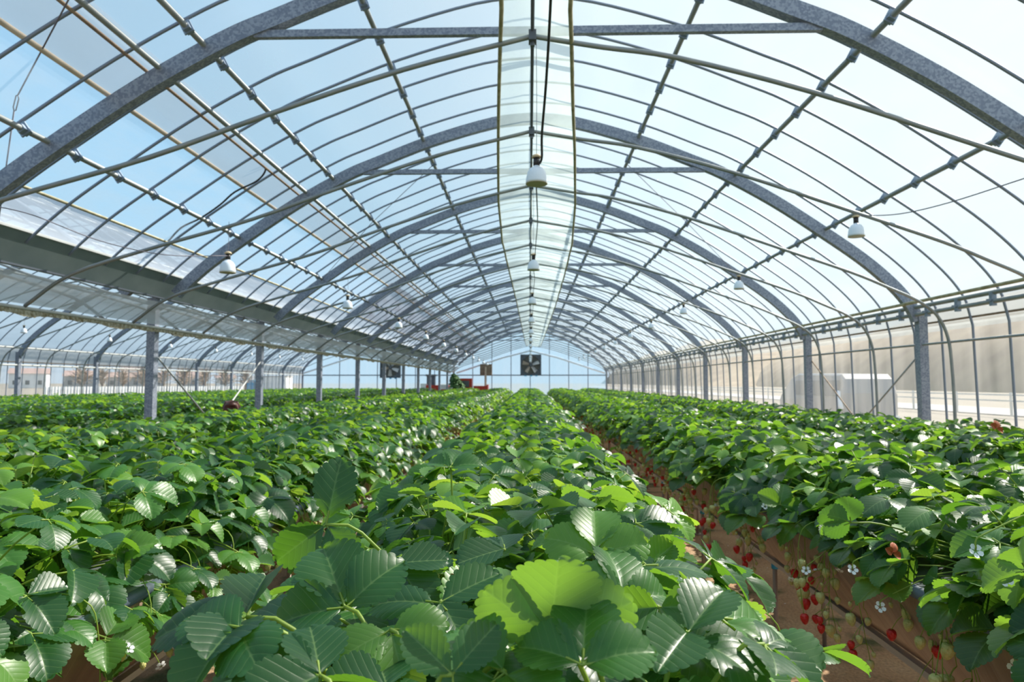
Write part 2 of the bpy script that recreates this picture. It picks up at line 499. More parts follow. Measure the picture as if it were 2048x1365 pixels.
def hill(name, cx, cy, lx, ly, h, seed, label, rz=0):
    r = random.Random(seed)
    nx, ny = 60, 24
    vs = []
    ph = [(r.uniform(.5, 2.5), r.uniform(0, 6), r.uniform(.4, 1)) for _ in range(6)]
    for j in range(ny + 1):
        for i in range(nx + 1):
            u = i / nx * 2 - 1; v = j / ny * 2 - 1
            z = h * max(0, 1 - v * v) ** .8 * max(0, 1 - u ** 4) * (0.8 + .12 * sum(math.sin(u * 5 * a + p) * w for a, p, w in ph) / 2)
            z += r.uniform(-.02, .02) * h * (1 - v * v)
            x = u * lx; y = v * ly
            vs.append((cx + x * math.cos(rz) - y * math.sin(rz), cy + x * math.sin(rz) + y * math.cos(rz), z - .3))
    fs = [(j * (nx + 1) + i, j * (nx + 1) + i + 1, (j + 1) * (nx + 1) + i + 1, (j + 1) * (nx + 1) + i) for j in range(ny) for i in range(nx)]
    b = MB(); b.add(vs, fs)
    tag(b.build(name, M['hill'], smooth=True), label, 'hill', kind='structure')


hill('hill', 150, 230, 420, 62, 34, 3, 'brown winter hillside beyond the right side wall', rz=math.radians(84))
hill('hill', -330, 260, 320, 60, 17, 5, 'low distant hills beyond the left side wall', rz=math.radians(125))

hill('hill', 150, 760, 480, 50, 44, 8, 'far end of the brown winter hillside beyond the right wall', rz=math.radians(87))

# ------------------------------------------------------------------ roof film, walls
b = MB()
c0 = arch_curve(0.05, XC)
# near bay: the left slope has an open vent between x=-3.58 and x=-2.84 (bare sky) in the near part
cr_ = [q for q in c0 if q[0] >= -2.84]
cr_ = [(-2.84, arch_z(-2.84 - XC, .05))] + cr_
b.sweep_xz(cr_, Y0, YE, ny=13)
cl_ = [q for q in c0 if -3.95 < q[0] <= -3.6]
cl_ = [(-3.96, 2.70)] + [q for q in cl_ if q[1] > 2.74] + [(-3.6, arch_z(-3.6 - XC, .05))]
cn = [q for q in arch_curve(0.05, XN) if q[0] < -4.5]
b.sweep_xz(cn, Y0, YE, ny=13)
vt_ = [(x, arch_z(x - XC, .05)) for x in (-3.6, -3.4, -3.2, -3.0, -2.84)]
b.sweep_xz(cl_, Y0, YE, mi=1, ny=13)
b.sweep_xz(vt_, Y0, YE, mi=2, ny=13)
tag(b.build('ceiling', [M['film_roof'], M['film_low'], M['film_thin']], smooth=True), 'clear milky plastic roof film stretched over the arched frame', 'roof', kind='structure')
b = MB()
b.sweep_xz([(x, arch_z(x - XC, .075)) for x in (-2.86, -2.7, -2.5)], Y0, YE, ny=8)
tag(b.build('vent_curtain', M['film_double'], smooth=True), 'strip of doubled milky film along the top edge of the open roof vent', 'film')
b = MB()
ysn = [13.4 + 24 * i / 30 for i in range(31)]
vs = []
for j, y in enumerate(ysn):
    e_ = 0.08 * math.sin(j * 1.9) if j < 4 else 0.02 * math.sin(j * 2.3)
    for k, x in enumerate((-3.64, -3.5, -3.3, -3.1, -2.9, -2.72)):
        vs.append((x, y + e_ * (k - 2) * (1 if j < 3 else 0), arch_z(x - XC, .035) + .018 * math.sin(k * 2.1 + j * 1.3)))
b.add(vs, [(j * 6 + k, j * 6 + k + 1, j * 6 + k + 7, j * 6 + k + 6) for j in range(30) for k in range(5)])
tag(b.build('vent_curtain', M['film_net'], smooth=True), 'wrinkled grey film drawn across the far part of the roof vent', 'film')


def wall_strip(name, x, z0, z1, mat, amp, nz, label, kind='structure', cat='wall', seed=1):
    r = random.Random(seed)
    ys = [Y0 + (YE - Y0) * i / 240 for i in range(241)]
    ph = [(r.uniform(3, 14), r.uniform(0, 6)) for _ in range(5)]
    vs = []
    for y in ys:
        for k in range(nz + 1):
            t = k / nz
            w = sum(math.sin(y * a + p + t * 1.5) for a, p in ph) * amp * math.sin(PI * min(1, t * 1.0 + .05))
            vs.append((x + w, y, z0 + (z1 - z0) * t))
    b = MB()
    b.add(vs, [(j * (nz + 1) + k, j * (nz + 1) + k + 1, (j + 1) * (nz + 1) + k + 1, (j + 1) * (nz + 1) + k) for j in range(240) for k in range(nz)])
    return tag(b.build(name, mat, smooth=True), label, cat, kind=kind)


wall_strip('wall_right', 4.34, 0.0, 2.19, M['film_wall'], .004, 6, 'clear wrinkled plastic film of the right side wall', seed=2)
wall_strip('trim_1', 4.30, 2.17, 2.44, M['film_band'], .001, 1, 'white film band along the top of the right side wall', cat='film band')
wall_strip('wall_left', -12.62, 0.0, 2.05, M['film_wall'], .004, 6, 'clear plastic film of the far left side wall', seed=4)
wall_strip('trim_2', -12.60, 2.03, 2.46, M['film_band'], .001, 1, 'white film band along the top of the far left side wall', cat='film band')

for nm, xc, mir in (('wall_back', XC, 0), ('wall_back', XN, 1)):
    c = arch_curve(0.0, xc)
    base = [(xc - W + .02, 0)] + [(x, z) for x, z in c] + [(xc + W - .02, 0)]
    b = MB()
    b.add([(x, YE + .05, z) for x, z in base] + [(xc, YE + .05, 1.5)], [(i, (i + 1) % len(base), len(base)) for i in range(len(base))])
    tag(b.build(nm, M['film_end']), 'pale blue end wall panel behind the %s' % ('far beds of the near bay' if not mir else 'far beds of the left bay'), 'wall', kind='structure')

# end wall framing
for xc, who in ((XC, 'near'), (XN, 'left')):
    t = empty('end_frame', (xc, YE - .02, 0), 'grey stud frame of the end wall in the %s bay' % who, 'frame')
    for k in range(-4, 5):
        if abs(k) == 4: continue
        h = arch_z(k * 1.05) - .03
        b = MB(); b.box(k * 1.05 - .02, k * 1.05 + .02, -.03, .03, 0, h)
        b.build('stud', M['rafter'], t)
    b = MB(); b.box(-4.1, 4.1, -.04, .04, 1.93, 1.99); b.build('cross_rail', M['rafter'], t)
    for s in (-1, 1):
        b = MB(); b.tube([(0, -.10, 3.30), (s * 1.5, -.10, 2.92), (s * 4.05, -.10, 2.08)], .05, 8)
        tag(b.build('sloping_brace', M['white'], t), 'white sloping brace')


def fan(x, z, ry, label):
    t = empty('exhaust_fan', (x, YE - .16, z), label, 'fan')
    s = .57
    b = MB()
    b.box(-s, s, -.05, .05, s - .06, s); b.box(-s, s, -.05, .05, -s, -s + .06)
    b.box(-s, -s + .06, -.05, .05, -s + .06, s - .06); b.box(s - .06, s, -.05, .05, -s + .06, s - .06)
    # round shroud
    n = 32
    for k in range(n):
        a0, a1 = 2 * PI * k / n, 2 * PI * (k + 1) / n
        o0 = max(abs(math.cos(a0)), abs(math.sin(a0))); o1 = max(abs(math.cos(a1)), abs(math.sin(a1)))
        vs = [(math.cos(a) * r, yy, math.sin(a) * r) for a, o in ((a0, o0), (a1, o1)) for r, yy in ((.50, -.03), ((s - .03) / o, -.03))]
        b.add(vs, [(0, 1, 3, 2)])
    b.build('frame', M['dark_steel'], t)
    b = MB(); b.box(-s + .03, s - .03, .07, .09, -s + .03, s - .03)
    for k in range(9): b.box(-s + .05, s - .05, .03, .065, -s + .1 + k * .115, -s + .12 + k * .115)
    b.build('shutter', M['louvre'], t)
    for k in range(5):
        a = ry + 2 * PI * k / 5
        b = MB()
        vs = []
        for r in (.09, .22, .36, .47):
            w = .05 + .14 * (r - .05)
            for q in (-1, 1):
                for d in (0, .008):
                    vs.append((math.cos(a) * r - math.sin(a) * w * q, -.0 + .05 * q + d, math.sin(a) * r + math.cos(a) * w * q))
        fs = []
        for i in range(3):
            o = i * 4
            fs += [(o, o + 2, o + 6, o + 4), (o + 1, o + 5, o + 7, o + 3), (o, o + 4, o + 5, o + 1), (o + 2, o + 3, o + 7, o + 6)]
        fs += [(0, 1, 3, 2), (12, 14, 15, 13)]
        b.add(vs, fs)
        b.build('blade', M['blade'], t)
    b = MB(); b.tube([(0, -.09, 0), (0, .06, 0)], .075, 14); b.build('hub', M['dark_steel'], t)
    b = MB()
    for a in (PI / 4, 3 * PI / 4): b.tube([(math.cos(a) * .72, -.04, math.sin(a) * .72), (-math.cos(a) * .72, -.04, -math.sin(a) * .72)], .012, 6)
    b.build('strut', M['dark_steel'], t)
    for q in (-.3, .02, .3):
        b = MB(); b.box(q - .06, q + .06, -.06, -.03, -s - .05, -s); tag(b.build('clip', M['blue'], t), 'blue clip')


M['louvre'] = simple('fan_louvre', (0.11, 0.11, 0.10), 0.6, c2=(0.18, 0.17, 0.15), scale=6)
M['blade'] = simple('fan_blade', (0.50, 0.50, 0.50), 0.5, 0.3)
fan(XC + .03, 2.52, .35, 'square black exhaust fan high in the end wall at the centre')
fan(-7.62, 2.38, .9, 'square black exhaust fan in the end wall of the left bay')

# ------------------------------------------------------------------ steel arches with posts and ties
def ribbon(curve_out, curve_in, y0, y1):
    m = len(curve_out)
    vs = [(x, y, z) for y in (y0, y1) for c in (curve_out, curve_in) for x, z in c]
    fs = []
    for i in range(m - 1):
        a, b_, c, d = i, m + i, 2 * m + i, 3 * m + i
        fs += [(a, a + 1, b_ + 1, b_), (c, d, d + 1, c + 1), (a, c, c + 1, a + 1), (b_, b_ + 1, d + 1, d)]
    fs += [(0, m, 3 * m, 2 * m), (m - 1, 3 * m - 1, 4 * m - 1, 2 * m - 1)]
    bb = MB(); bb.add(vs, fs)
    return bb


o_, i_ = arch_curve(0.0), arch_curve(-0.115)
cut = [k for k in range(len(o_)) if not (o_[k][0] < 0 and o_[k][1] < 2.52) and o_[k][1] > 2.2]
m_rib = ribbon([o_[k] for k in cut], [i_[k] for k in cut], -.035, .035).mesh('arch_rib', M['galv'])
cut = [k for k in range(len(o_)) if not (o_[k][0] > 0 and o_[k][1] < 2.52) and o_[k][1] > 2.2]
m_rib2 = ribbon([o_[k] for k in cut], [i_[k] for k in cut], -.035, .035).mesh('arch_rib', M['galv'])
b = MB(); b.box(-.045, .045, -.045, .045, 0, 2.485); m_postg = b.mesh('post', M['galv'])
b = MB(); b.box(-.045, .045, -.045, .045, 0, 2.30); m_post = b.mesh('post', M['galv'])
b = MB(); b.box(-1.88, 1.88, -.02, .02, 3.855, 3.905); m_tie = b.mesh('tie_bar', M['galv'])
b = MB(); b.box(-.075, .075, -.01, .01, -.06, .06); m_plate = b.mesh('gusset_plate', M['clamp'])
b = MB(); b.tube([(0, 0, -.03), (0, 0, .03)], .008, 6); m_bolt = b.mesh('bolt', M['dark_steel'])
for bay, xc in (('near', XC), ('left', XN)):
    for i, y in enumerate(YA):
        if y < 0: lab = 'galvanised steel arch of the %s bay just behind the camera' % bay
        else: lab = 'galvanised steel arch with posts of the %s bay, %s to the camera' % (bay, ORD[i - 1])
        t = empty('steel_arch', (xc, y, 0), lab, 'arch', 'steel arches of the %s bay' % bay)
        link('arch_rib', m_rib if bay == 'near' else m_rib2, t)
        link('tie_bar', m_tie, t)
        if bay == 'near':
            link('post', m_post, t, (W - .045, 0, 0)); link('post', m_postg, t, (-W + .01, 0, 0))
        else:
            link('post', m_post, t, (-W + .045, 0, 0))

# ------------------------------------------------------------------ thin roof hoops (0.5 m apart), right ones run down as wall studs
def hoop_mesh(nm, xc_rel, right_leg, left_leg):
    c = arch_curve(0.028)
    pts = [(x, 0, z) for x, z in c]
    if left_leg: pts = [(-4.24, 0, 0), (-4.24, 0, 1.2), (-4.22, 0, 2.1)] + [p for p in pts if not (p[0] < 0 and p[2] < 2.3)]
    else: pts = [p for p in pts if not (p[0] < 0 and p[2] < 2.58)]
    if right_leg: pts = [p for p in pts if not (p[0] > 0 and p[2] < 2.3)] + [(4.22, 0, 2.1), (4.24, 0, 1.2), (4.24, 0, 0)]
    else: pts = [p for p in pts if not (p[0] > 0 and p[2] < 2.58)]
    b = MB(); b.tube(pts, .0115, 6)
    return b.mesh(nm, M['rafter'], True)


m_hoopR = hoop_mesh('roof_hoop', 0, True, False)
m_hoopL = hoop_mesh('roof_hoop', 0, False, True)
ny_ = 0
for bay, xc, me in (('near', XC, m_hoopR), ('left', XN, m_hoopL)):
    for k in range(len(YA) - 1):
        if YA[k] < 0: where = 'thin steel roof hoop of the %s bay between the camera and the arch behind it' % bay
        else: where = 'thin steel roof hoop of the %s bay between its %s and %s steel arches' % (bay, NTH[k - 1], NTH[k])
        for j in range(6):
            y = YA[k] + .25 + .5 * j
            tag(link('roof_hoop', me, None, (xc, y, 0)), where, 'pipe', 'roof hoops of the %s bay, arch gap %s' % (bay, NTH[k]))

# ------------------------------------------------------------------ purlins with clamps
b = MB()
b.box(-.024, .024, -.035, .035, -.028, .014); b.box(-.034, .034, -.006, .006, -.04, .06); b.tube([(0, 0, .0), (0, 0, .055)], .006, 6)
m_clamp = b.mesh('clamp', M['clamp'])
PUR = [(-3.2, 'lowest', 'left'), (-2.17, 'middle', 'left'), (-1.17, 'upper', 'left'), (1.2, 'upper', 'right'), (2.24, 'middle', 'right'), (3.2, 'lowest', 'right')]


def clamp_row(t, x, z, rot, me, y0=YA[1]):
    k = 0
    y = Y0 + .5
    for a in YA[:-1]:
        for j in range(6):
            y = a + .25 + .5 * j
            if y < 1.8: continue
            link('clamp', me, t, (x, y, z), (0, rot, 0))


for bay, xc in (('near', XC), ('left', XN)):
    for x, lvl, side in PUR:
        xr = x - XC
        z = arch_z(xr, -.025)
        sl_ = math.atan2(arch_z(xr + .05) - arch_z(xr - .05), .1)
        t = empty('purlin', (xc, 0, 0), '%s lengthwise roof pipe on the %s slope of the %s bay' % (lvl, side, bay), 'pipe')
        b = MB(); b.tube([(xr, Y0, z), (xr, YE, z)], .021, 8)
        b.build('pipe', M['pipe'], t, True)
        if bay == 'near': clamp_row(t, xr, z, -sl_, m_clamp)

# vent rails on the left slope
for x, r, mat, lab, off in ((-2.47, .020, 'pipe', 'thick lengthwise pipe above the roof vent on the left slope', -.01), (-2.56, .012, 'rust', 'thin rusty rail beside the thick pipe above the roof vent', .02),
                            (-2.84, .018, 'cream', 'cream coloured roll pipe along the upper edge of the open roof vent', .05),
                            (-3.60, .013, 'olive', 'thin pale rail along the lower edge of the open roof vent', .045)):
    z = arch_z(x - XC, off)
    b = MB(); b.tube([(x, Y0, z), (x, YE, z)], r, 8)
    tag(b.build('vent_rail', M[mat], smooth=True), lab, 'rail')

# ------------------------------------------------------------------ inner hoops (1.5 m apart) with ridge joints
LIN = [(0, 3.56), (-.75, 3.37), (-1.54, 3.11), (-2.24, 2.86), (-3.05, 2.63), (-3.70, 2.42), (-4.07, 2.165)]
RIN = [(0, 3.56), (.4, 3.49), (.84, 3.42), (1.6, 3.21), (2.52, 2.89), (3.2, 2.65), (3.55, 2.50), (3.83, 2.37), (4.02, 2.22), (4.12, 2.0), (4.15, 1.7), (4.16, 1.2), (4.16, 0.0)]
lp = catmull([(x, 0, z) for x, z in LIN], 4)
rp = catmull([(x, 0, z) for x, z in RIN], 4)
inner_pts = list(reversed(lp)) + rp[1:]
b = MB(); b.tube(inner_pts, .0155, 8); m_inner = b.mesh('hoop_pipe', M['pipe'], True)
b = MB(); b.tube([(p.x * -1, p.y, p.z) for p in reversed(inner_pts)], .0155, 8); m_inner2 = b.mesh('hoop_pipe', M['pipe'], True)
b = MB(); b.box(-.022, .022, -.035, .035, -.03, .03); b.tube([(0, 0, -.055), (0, 0, .045)], .014, 8); m_joint = b.mesh('ridge_joint', M['dark_steel'])
YI = [.85 + 1.5 * k for k in range(-1, 25)]
YI = [y for y in YI if y < YE - .3]
for bay, xc, me in (('near', 0.02, m_inner), ('left', XN - .02, m_inner2)):
    for i, y in enumerate(YI):
        if bay == 'near':
            if y < 3: lab = 'inner hoop pipe of the near bay close overhead, %s' % ('just behind the camera' if y < 0 else 'in front of the camera' if y < 1 else 'before the nearest steel arch')
            else: lab = 'inner hoop pipe of the near bay, number %d in order from the camera' % (i - 1)
            lab = lab.replace('number %d in order from the camera' % (i - 1), '%s in view from the camera' % (NTH + ['sixteenth', 'seventeenth', 'eighteenth', 'nineteenth', 'twentieth', 'twenty-first', 'twenty-second', 'twenty-third', 'twenty-fourth', 'twenty-fifth'])[max(0, i - 3)])
            grp = 'inner hoops of the near bay'
        else:
            lab = 'inner hoop pipe of the left bay seen beyond the row of posts'; grp = 'inner hoops of the left bay'
        t = empty('inner_hoop', (xc, y, 0), lab, 'pipe', grp)
        link('hoop_pipe', me, t)
        link('ridge_joint', m_joint, t, (0, 0, 3.555))
for bay, xc in (('near', .02), ('left', XN - .02)):
    b = MB(); b.tube([(xc, Y0, 3.585), (xc, YE - .15, 3.585)], .011, 8)
    tag(b.build('inner_ridge_pipe', M['dark_steel'], smooth=True), 'dark ridge pipe linking the inner hoops of the %s bay' % bay, 'pipe')

# ridge strip: film lying on the inner hoops, drawn narrow near the camera
ys = [0.2 + 37 * i / 90 for i in range(91)]


def edge(tab, y):
    for (a, xa), (c, xb) in zip(tab, tab[1:]):
        if a <= y <= c: return xa + (xb - xa) * (y - a) / (c - a)
    return tab[0][1] if y < tab[0][0] else tab[-1][1]


EL = [(0, -.10), (3.4, -.14), (3.9, -.17), (4.6, -.21), (5.6, -.26), (7.2, -.33), (9.2, -.37), (11.7, -.35), (16, -.31), (23, -.27), (35, -.20), (38, -.1)]
ER = [(0, .16), (3.4, .21), (3.9, .25), (4.6, .30), (5.6, .38), (7.2, .49), (9.2, .58), (11.7, .61), (16, .63), (23, .62), (35, .58), (38, .2)]
t = empty('ridge_strip', (0, 0, 3.58), 'pale hanging strip of film running under the ridge between two dirty rolled edges', 'film strip')
vs = []
for y in ys:
    a, c = edge(EL, y), edge(ER, y)
    sg = -.02 * abs(math.sin((y - .85) / 1.5 * PI))
    for k in range(7):
        u = k / 6
        x = a + (c - a) * u
        vs.append((x, y, .02 - .245 * abs(x - .02) + sg * (.3 + abs(u - .5)) + rnd.uniform(-.004, .004)))
b = MB(); b.add(vs, [(j * 7 + k, j * 7 + k + 1, j * 7 + k + 8, j * 7 + k + 7) for j in range(90) for k in range(6)])
b.build('film', M['film_strip'], t, True)
for tab in (EL, ER):
    pts = [(edge(tab, y), y, .0 - .245 * abs(edge(tab, y)) - .02 * abs(math.sin((y - .85) / 1.5 * PI)) + rnd.uniform(-.003, .003)) for y in ys]
    b = MB(); b.tube(pts, .013, 7, cap=True)
    b.build('rolled_edge', M['olive'], t, True)

# ------------------------------------------------------------------ gutter between the bays, film sheet under it
t = empty('gutter', (0, 0, 0), 'long grey green steel gutter between the two bays', 'gutter')
b = MB()
prof = [(-3.90, 2.72), (-3.925, 2.72), (-4.075, 2.50), (-4.13, 2.50), (-4.46, 2.72), (-4.49, 2.72), (-4.14, 2.485), (-4.055, 2.485)]
b.sweep_xz(prof, Y0, YE, close=True)
b.build('trough', M['gutter'], t)
b = MB(); b.box(-3.92, -3.885, Y0, YE, 2.715, 2.735); tag(b.build('lip', M['white_rail'], t), 'pale lip')
b = MB(); b.box(-4.075, -4.05, Y0, YE, 2.475, 2.49); tag(b.build('lower_flange', M['dark_steel'], t), 'dark lower flange')

sp_ = [(p.x, p.z) for p in lp if p.x < -3.79]
sp_ = [(x - .01, z + .018) for x, z in sp_]
b = MB()
b.sweep_xz(sp_, Y0, YE - .3, ny=60)
r_ = random.Random(3)
b.v = [(x, y, z + r_.uniform(-.004, .006)) for x, y, z in b.v]
tag(b.build('gutter_sheet', M['sheet'], smooth=True), 'dirty white translucent film sheet hanging under the gutter', 'film')
sp2 = [(-(x) - 8.36 - .02 * 0, z) for x, z in sp_]
b = MB(); b.tube([(-4.06, Y0, 2.150), (-4.06, YE - .2, 2.150)], .014, 8)
tag(b.build('sheet_rail', M['white_rail'], smooth=True), 'pale rail along the bottom of the dirty film sheet under the gutter', 'rail')
b = MB()
ys_m = [0.5 + (YE - 1.2) * (i / 1400) ** 1.2 for i in range(1401)]
vs = []
for y in ys_m:
    d = .022 + .022 * max(0, math.sin(y * 3.1) * math.sin(y * 7.7 + 1) + .3) + rnd.uniform(0, .014)
    vs += [(-4.062, y, 2.140), (-4.060, y, 2.136 - d), (-4.095, y, 2.138 - d * .8), (-4.095, y, 2.145)]
b.add(vs, [(j * 4 + k, j * 4 + (k + 1) % 4, (j + 1) * 4 + (k + 1) % 4, (j + 1) * 4 + k) for j in range(1400) for k in range(4)])
tag(b.build('moss_strip', M['moss']), 'crust of moss and algae on the lower edge of the film sheet', 'moss', kind='stuff')

# ------------------------------------------------------------------ right eave and side rails
def rail(name, x, z, r, mat, lab, y0=Y0, y1=YE - .05, cat='rail'):
    b = MB(); b.tube([(x, y0, z), (x, y1, z)], r, 8)
    return tag(b.build(name, M[mat], smooth=True), lab, cat)


rail('film_cord', 4.0, 2.385, .017, 'olive', 'olive film cord along the right eave')
b = MB(); b.box(-.02, .02, -.022, .022, -.06, .06); b.box(-.05, .02, -.016, .016, -.02, .0); m_ec = b.mesh('clamp', M['clamp'])
for (x, z, lab) in ((4.13, 2.355, 'upper of the two eave pipes on the right side'), (4.13, 2.275, 'lower of the two eave pipes on the right side')):
    t = empty('eave_pipe', (x, 0, z), lab, 'pipe')
    b = MB(); b.tube([(0, Y0, 0), (0, YE - .1, 0)], .022, 8); b.build('pipe', M['pipe'], t, True)
    if 'lower' in lab:
        for a in YA[:-1]:
            for j in range(6):
                y = a + .25 + .5 * j
                if y > 3.5: link('clamp', m_ec, t, (-.005, y, .02))
rail('curtain_rail', 4.27, 2.185, .011, 'rust', 'rusty brown rail at the top of the clear film on the right wall')
rail('side_rail', 4.185, 1.955, .013, 'pipe', 'thin lengthwise pipe halfway up the right side wall')
rail('side_rail', -12.50, 1.98, .022, 'white_rail', 'pale lengthwise pipe on the far left side wall')
rail('curtain_rail', -12.55, 2.06, .012, 'rust', 'brown rail at the top of the clear film on the far left wall')
rail('film_cord', -12.40, 2.40, .02, 'white_rail', 'pale film rail along the far left eave')
b = MB(); b.box(-.02, .02, -.03, .03, -.025, .025); m_sc = b.mesh('coupling', M['dark_steel'])


def rod(name, pts, r, mat, lab, cat='rod', group=None, n=6):
    b = MB(); b.tube(pts, r, n)
    return tag(b.build(name, M[mat], smooth=True), lab, cat, group)


# cross braces in the bay between the second and third arches
for x, who in ((4.21, 'right wall'), (-4.15, 'left post row')):
    rod('cross_brace', [(x, 7.4, 1.9), (x, 10.4, .1)], .010, 'pipe', 'thin diagonal brace of the %s falling away from the camera' % who)
    rod('cross_brace', [(x + .03, 10.4, 1.9), (x + .03, 7.4, .1)], .010, 'white_rail' if x < 0 else 'rust', 'thin diagonal brace of the %s falling towards the camera' % who)
# roof brace with turnbuckle at the upper left
t = empty('roof_brace', (0, 0, 0), 'thin diagonal tie rod with a turnbuckle on the upper left slope', 'tie rod')
pA, pB, pC, pD = Vector((-2.46, 3.48, 3.62)), at_y(36, 190, 4.1), at_y(28, 222, 4.18), Vector((-3.95, 4.9, 2.6))
b = MB(); b.tube([pA, pB], .0045, 6); b.tube([pC, pD], .0045, 6); b.build('rod', M['wire'], t, True)
b = MB()
ax = (pC - pB).normalized(); sd = ax.cross(Vector((0, 1, 0))).normalized() * .014
b.tube([pB, pB + sd + ax * .02, pC + sd - ax * .02, pC], .004, 6); b.tube([pB, pB - sd + ax * .02, pC - sd - ax * .02, pC], .004, 6)
b.build('turnbuckle', M['dark_steel'], t, True)
rod('roof_brace', [Vector((1.2, 8.2, 4.2)), Vector((2.2, 9.4, 3.75)), Vector((3.2, 10.3, 3.1))], .004, 'wire', 'thin wire brace on the right roof slope', 'wire')
rod('roof_brace', [Vector((-1.2, 8.2, 4.2)), Vector((-2.2, 9.3, 3.75)), Vector((-3.2, 10.3, 3.1))], .004, 'wire', 'thin wire brace on the left roof slope', 'wire')
# loose black cable on the left slope
rod('cable', catmull([at_y(520, 328, 6.5), at_y(531, 340, 6.5), at_y(514, 362, 6.52), at_y(470, 384, 6.55), at_y(440, 410, 6.6), at_y(402, 436, 6.62), at_y(362, 456, 6.65), at_y(335, 484, 6.7), at_y(300, 510, 6.75), at_y(268, 526, 6.8)], 5),
    .009, 'cord', 'loose black cable draped down the left roof slope', 'cable')
0 and rod('cable', catmull([at_y(445, 395, 6.58), at_y(412, 430, 6.6), at_y(350, 470, 6.68), at_y(300, 508, 6.72)], 5), .006, 'cord', 'thinner second strand of the draped black cable', 'cable')
rod('feed_wire', catmull([at_y(-10, 412, 4.2), at_y(70, 432, 4.3), at_y(200, 482, 4.6), at_y(330, 510, 4.9), at_y(455, 512, 5.33)], 5), .0035, 'wire', 'thin feed wire leading to the nearest left lamp', 'wire')
rod('feed_wire', catmull([at_y(1722, 432, 5.33), at_y(1800, 428, 5.0), at_y(1900, 405, 4.7), at_y(2055, 355, 4.3)], 5), .004, 'wire', 'thin feed wire leading to the nearest right lamp', 'wire')

# ------------------------------------------------------------------ hanging lamps
b = MB()
b.lathe([(.015, .106), (.020, .097), (.038, .086), (.052, .066), (.059, .035), (.0615, .012), (.062, .0), (.058, .0), (.055, .03), (.045, .068), (.02, .095)], 24)
m_shade = b.mesh('lamp_shade', M['white'], True)
b = MB(); b.lathe([(.0, .005), (.059, .004), (.0625, .0), (.0625, -.004), (.057, -.005), (.0, -.0025)], 24); m_rim = b.mesh('bulb_face', M['lamp_in'], True)
b = MB(); b.lathe([(.0, .150), (.0185, .150), (.0185, .103), (.0, .101)], 14); m_sock = b.mesh('socket', M['black'], True)
b = MB(); b.lathe([(.0, .168), (.018, .167), (.027, .160), (.027, .150), (.0, .149)], 14); m_cap = b.mesh('cap', M['lcap'], True)


def lamp(x, y, z, top, lab, grp):
    t = empty('hanging_lamp', (x, y, z), lab, 'lamp', grp)
    link('lamp_shade', m_shade, t); link('bulb_face', m_rim, t); link('socket', m_sock, t); link('cap', m_cap, t)
    b = MB(); b.tube([(0, 0, .16), (.002, 0, (.16 + top - z) / 2), (0, 0, top - z)], .0018, 5)
    b.build('hanging_wire', M['wire'], t)
    return t


RO = ['nearest', 'second', 'third', 'fourth', 'fifth', 'sixth', 'seventh', 'eighth', 'ninth', 'tenth', 'eleventh', 'twelfth']
cl = []
for k in range(12):
    y = 3.85 + 3 * k
    if y > YE - .5: break
    xx = .042 - .0 * k
    lamp(xx, y, 2.69, 3.54, 'white bell lamp hanging under the ridge, %s of the middle row' % RO[k], 'lamps of the middle row')
    cl.append((xx, y))
for k in range(11):
    y = 5.35 + 3 * k
    lamp(2.56, y, 2.695, 2.88, 'white bell lamp of the right row, %s to the camera' % RO[k], 'lamps of the right row')
    lamp([-2.41, -2.25, -2.19][min(k, 2)], y, 2.47 if k else 2.43, 2.84, 'white bell lamp of the left row, %s to the camera' % RO[k], 'lamps of the left row')
for k in range(2, 11):
    y = 5.35 + 3 * k
    lamp(XN - 2.5, y, 2.62, 2.9, 'white bell lamp of the outer row in the left bay, %s in view' % RO[k - 2], 'lamps of the left bay outer row')
    if k > 4: lamp(XN, y, 2.66, 3.54, 'white bell lamp under the ridge of the left bay, %s in view' % RO[k - 5], 'lamps of the left bay ridge row')
# cords between the lamps of the middle row
rod('lamp_cord', catmull([(.060, 3.83, 2.80), (.072, 3.80, 2.83), (.071, 3.72, 2.93), (.088, 3.45, 3.10), (.10, 3.1, 3.30), (.10, 2.4, 3.45), (.08, 1.2, 3.50)], 5), .0075, 'cord', 'thick black cord rising from the nearest ridge lamp towards the camera', 'cord')
for k in range(len(cl) - 1):
    (xa, ya), (xb, yb) = cl[k], cl[k + 1]
    rod('lamp_cord', catmull([(xa + .01, ya + .03, 2.80), (xa - .0, ya + .12, 2.74), (xa + .02, ya + 1.2, 2.80), (xa + .03, ya + 2.2, 2.95), (xb + .02, yb - .1, 2.90), (xb + .015, yb - .02, 2.81)], 4), .0045, 'cord',
        'black cord linking the %s and %s lamps of the middle row' % (RO[k], RO[k + 1]), 'cord', 'cords of the middle lamp row', n=5)

# ------------------------------------------------------------------ raised beds
BEDX = [-3.0, -1.5, 0.0, 1.5, 3.0]
BEDN = ['outer left', 'inner left', 'middle', 'inner right', 'outer right']
NB = [XN - 3.0, XN - 1.5, XN, XN + 1.5, XN + 3.0]
RIMZ = 1.0


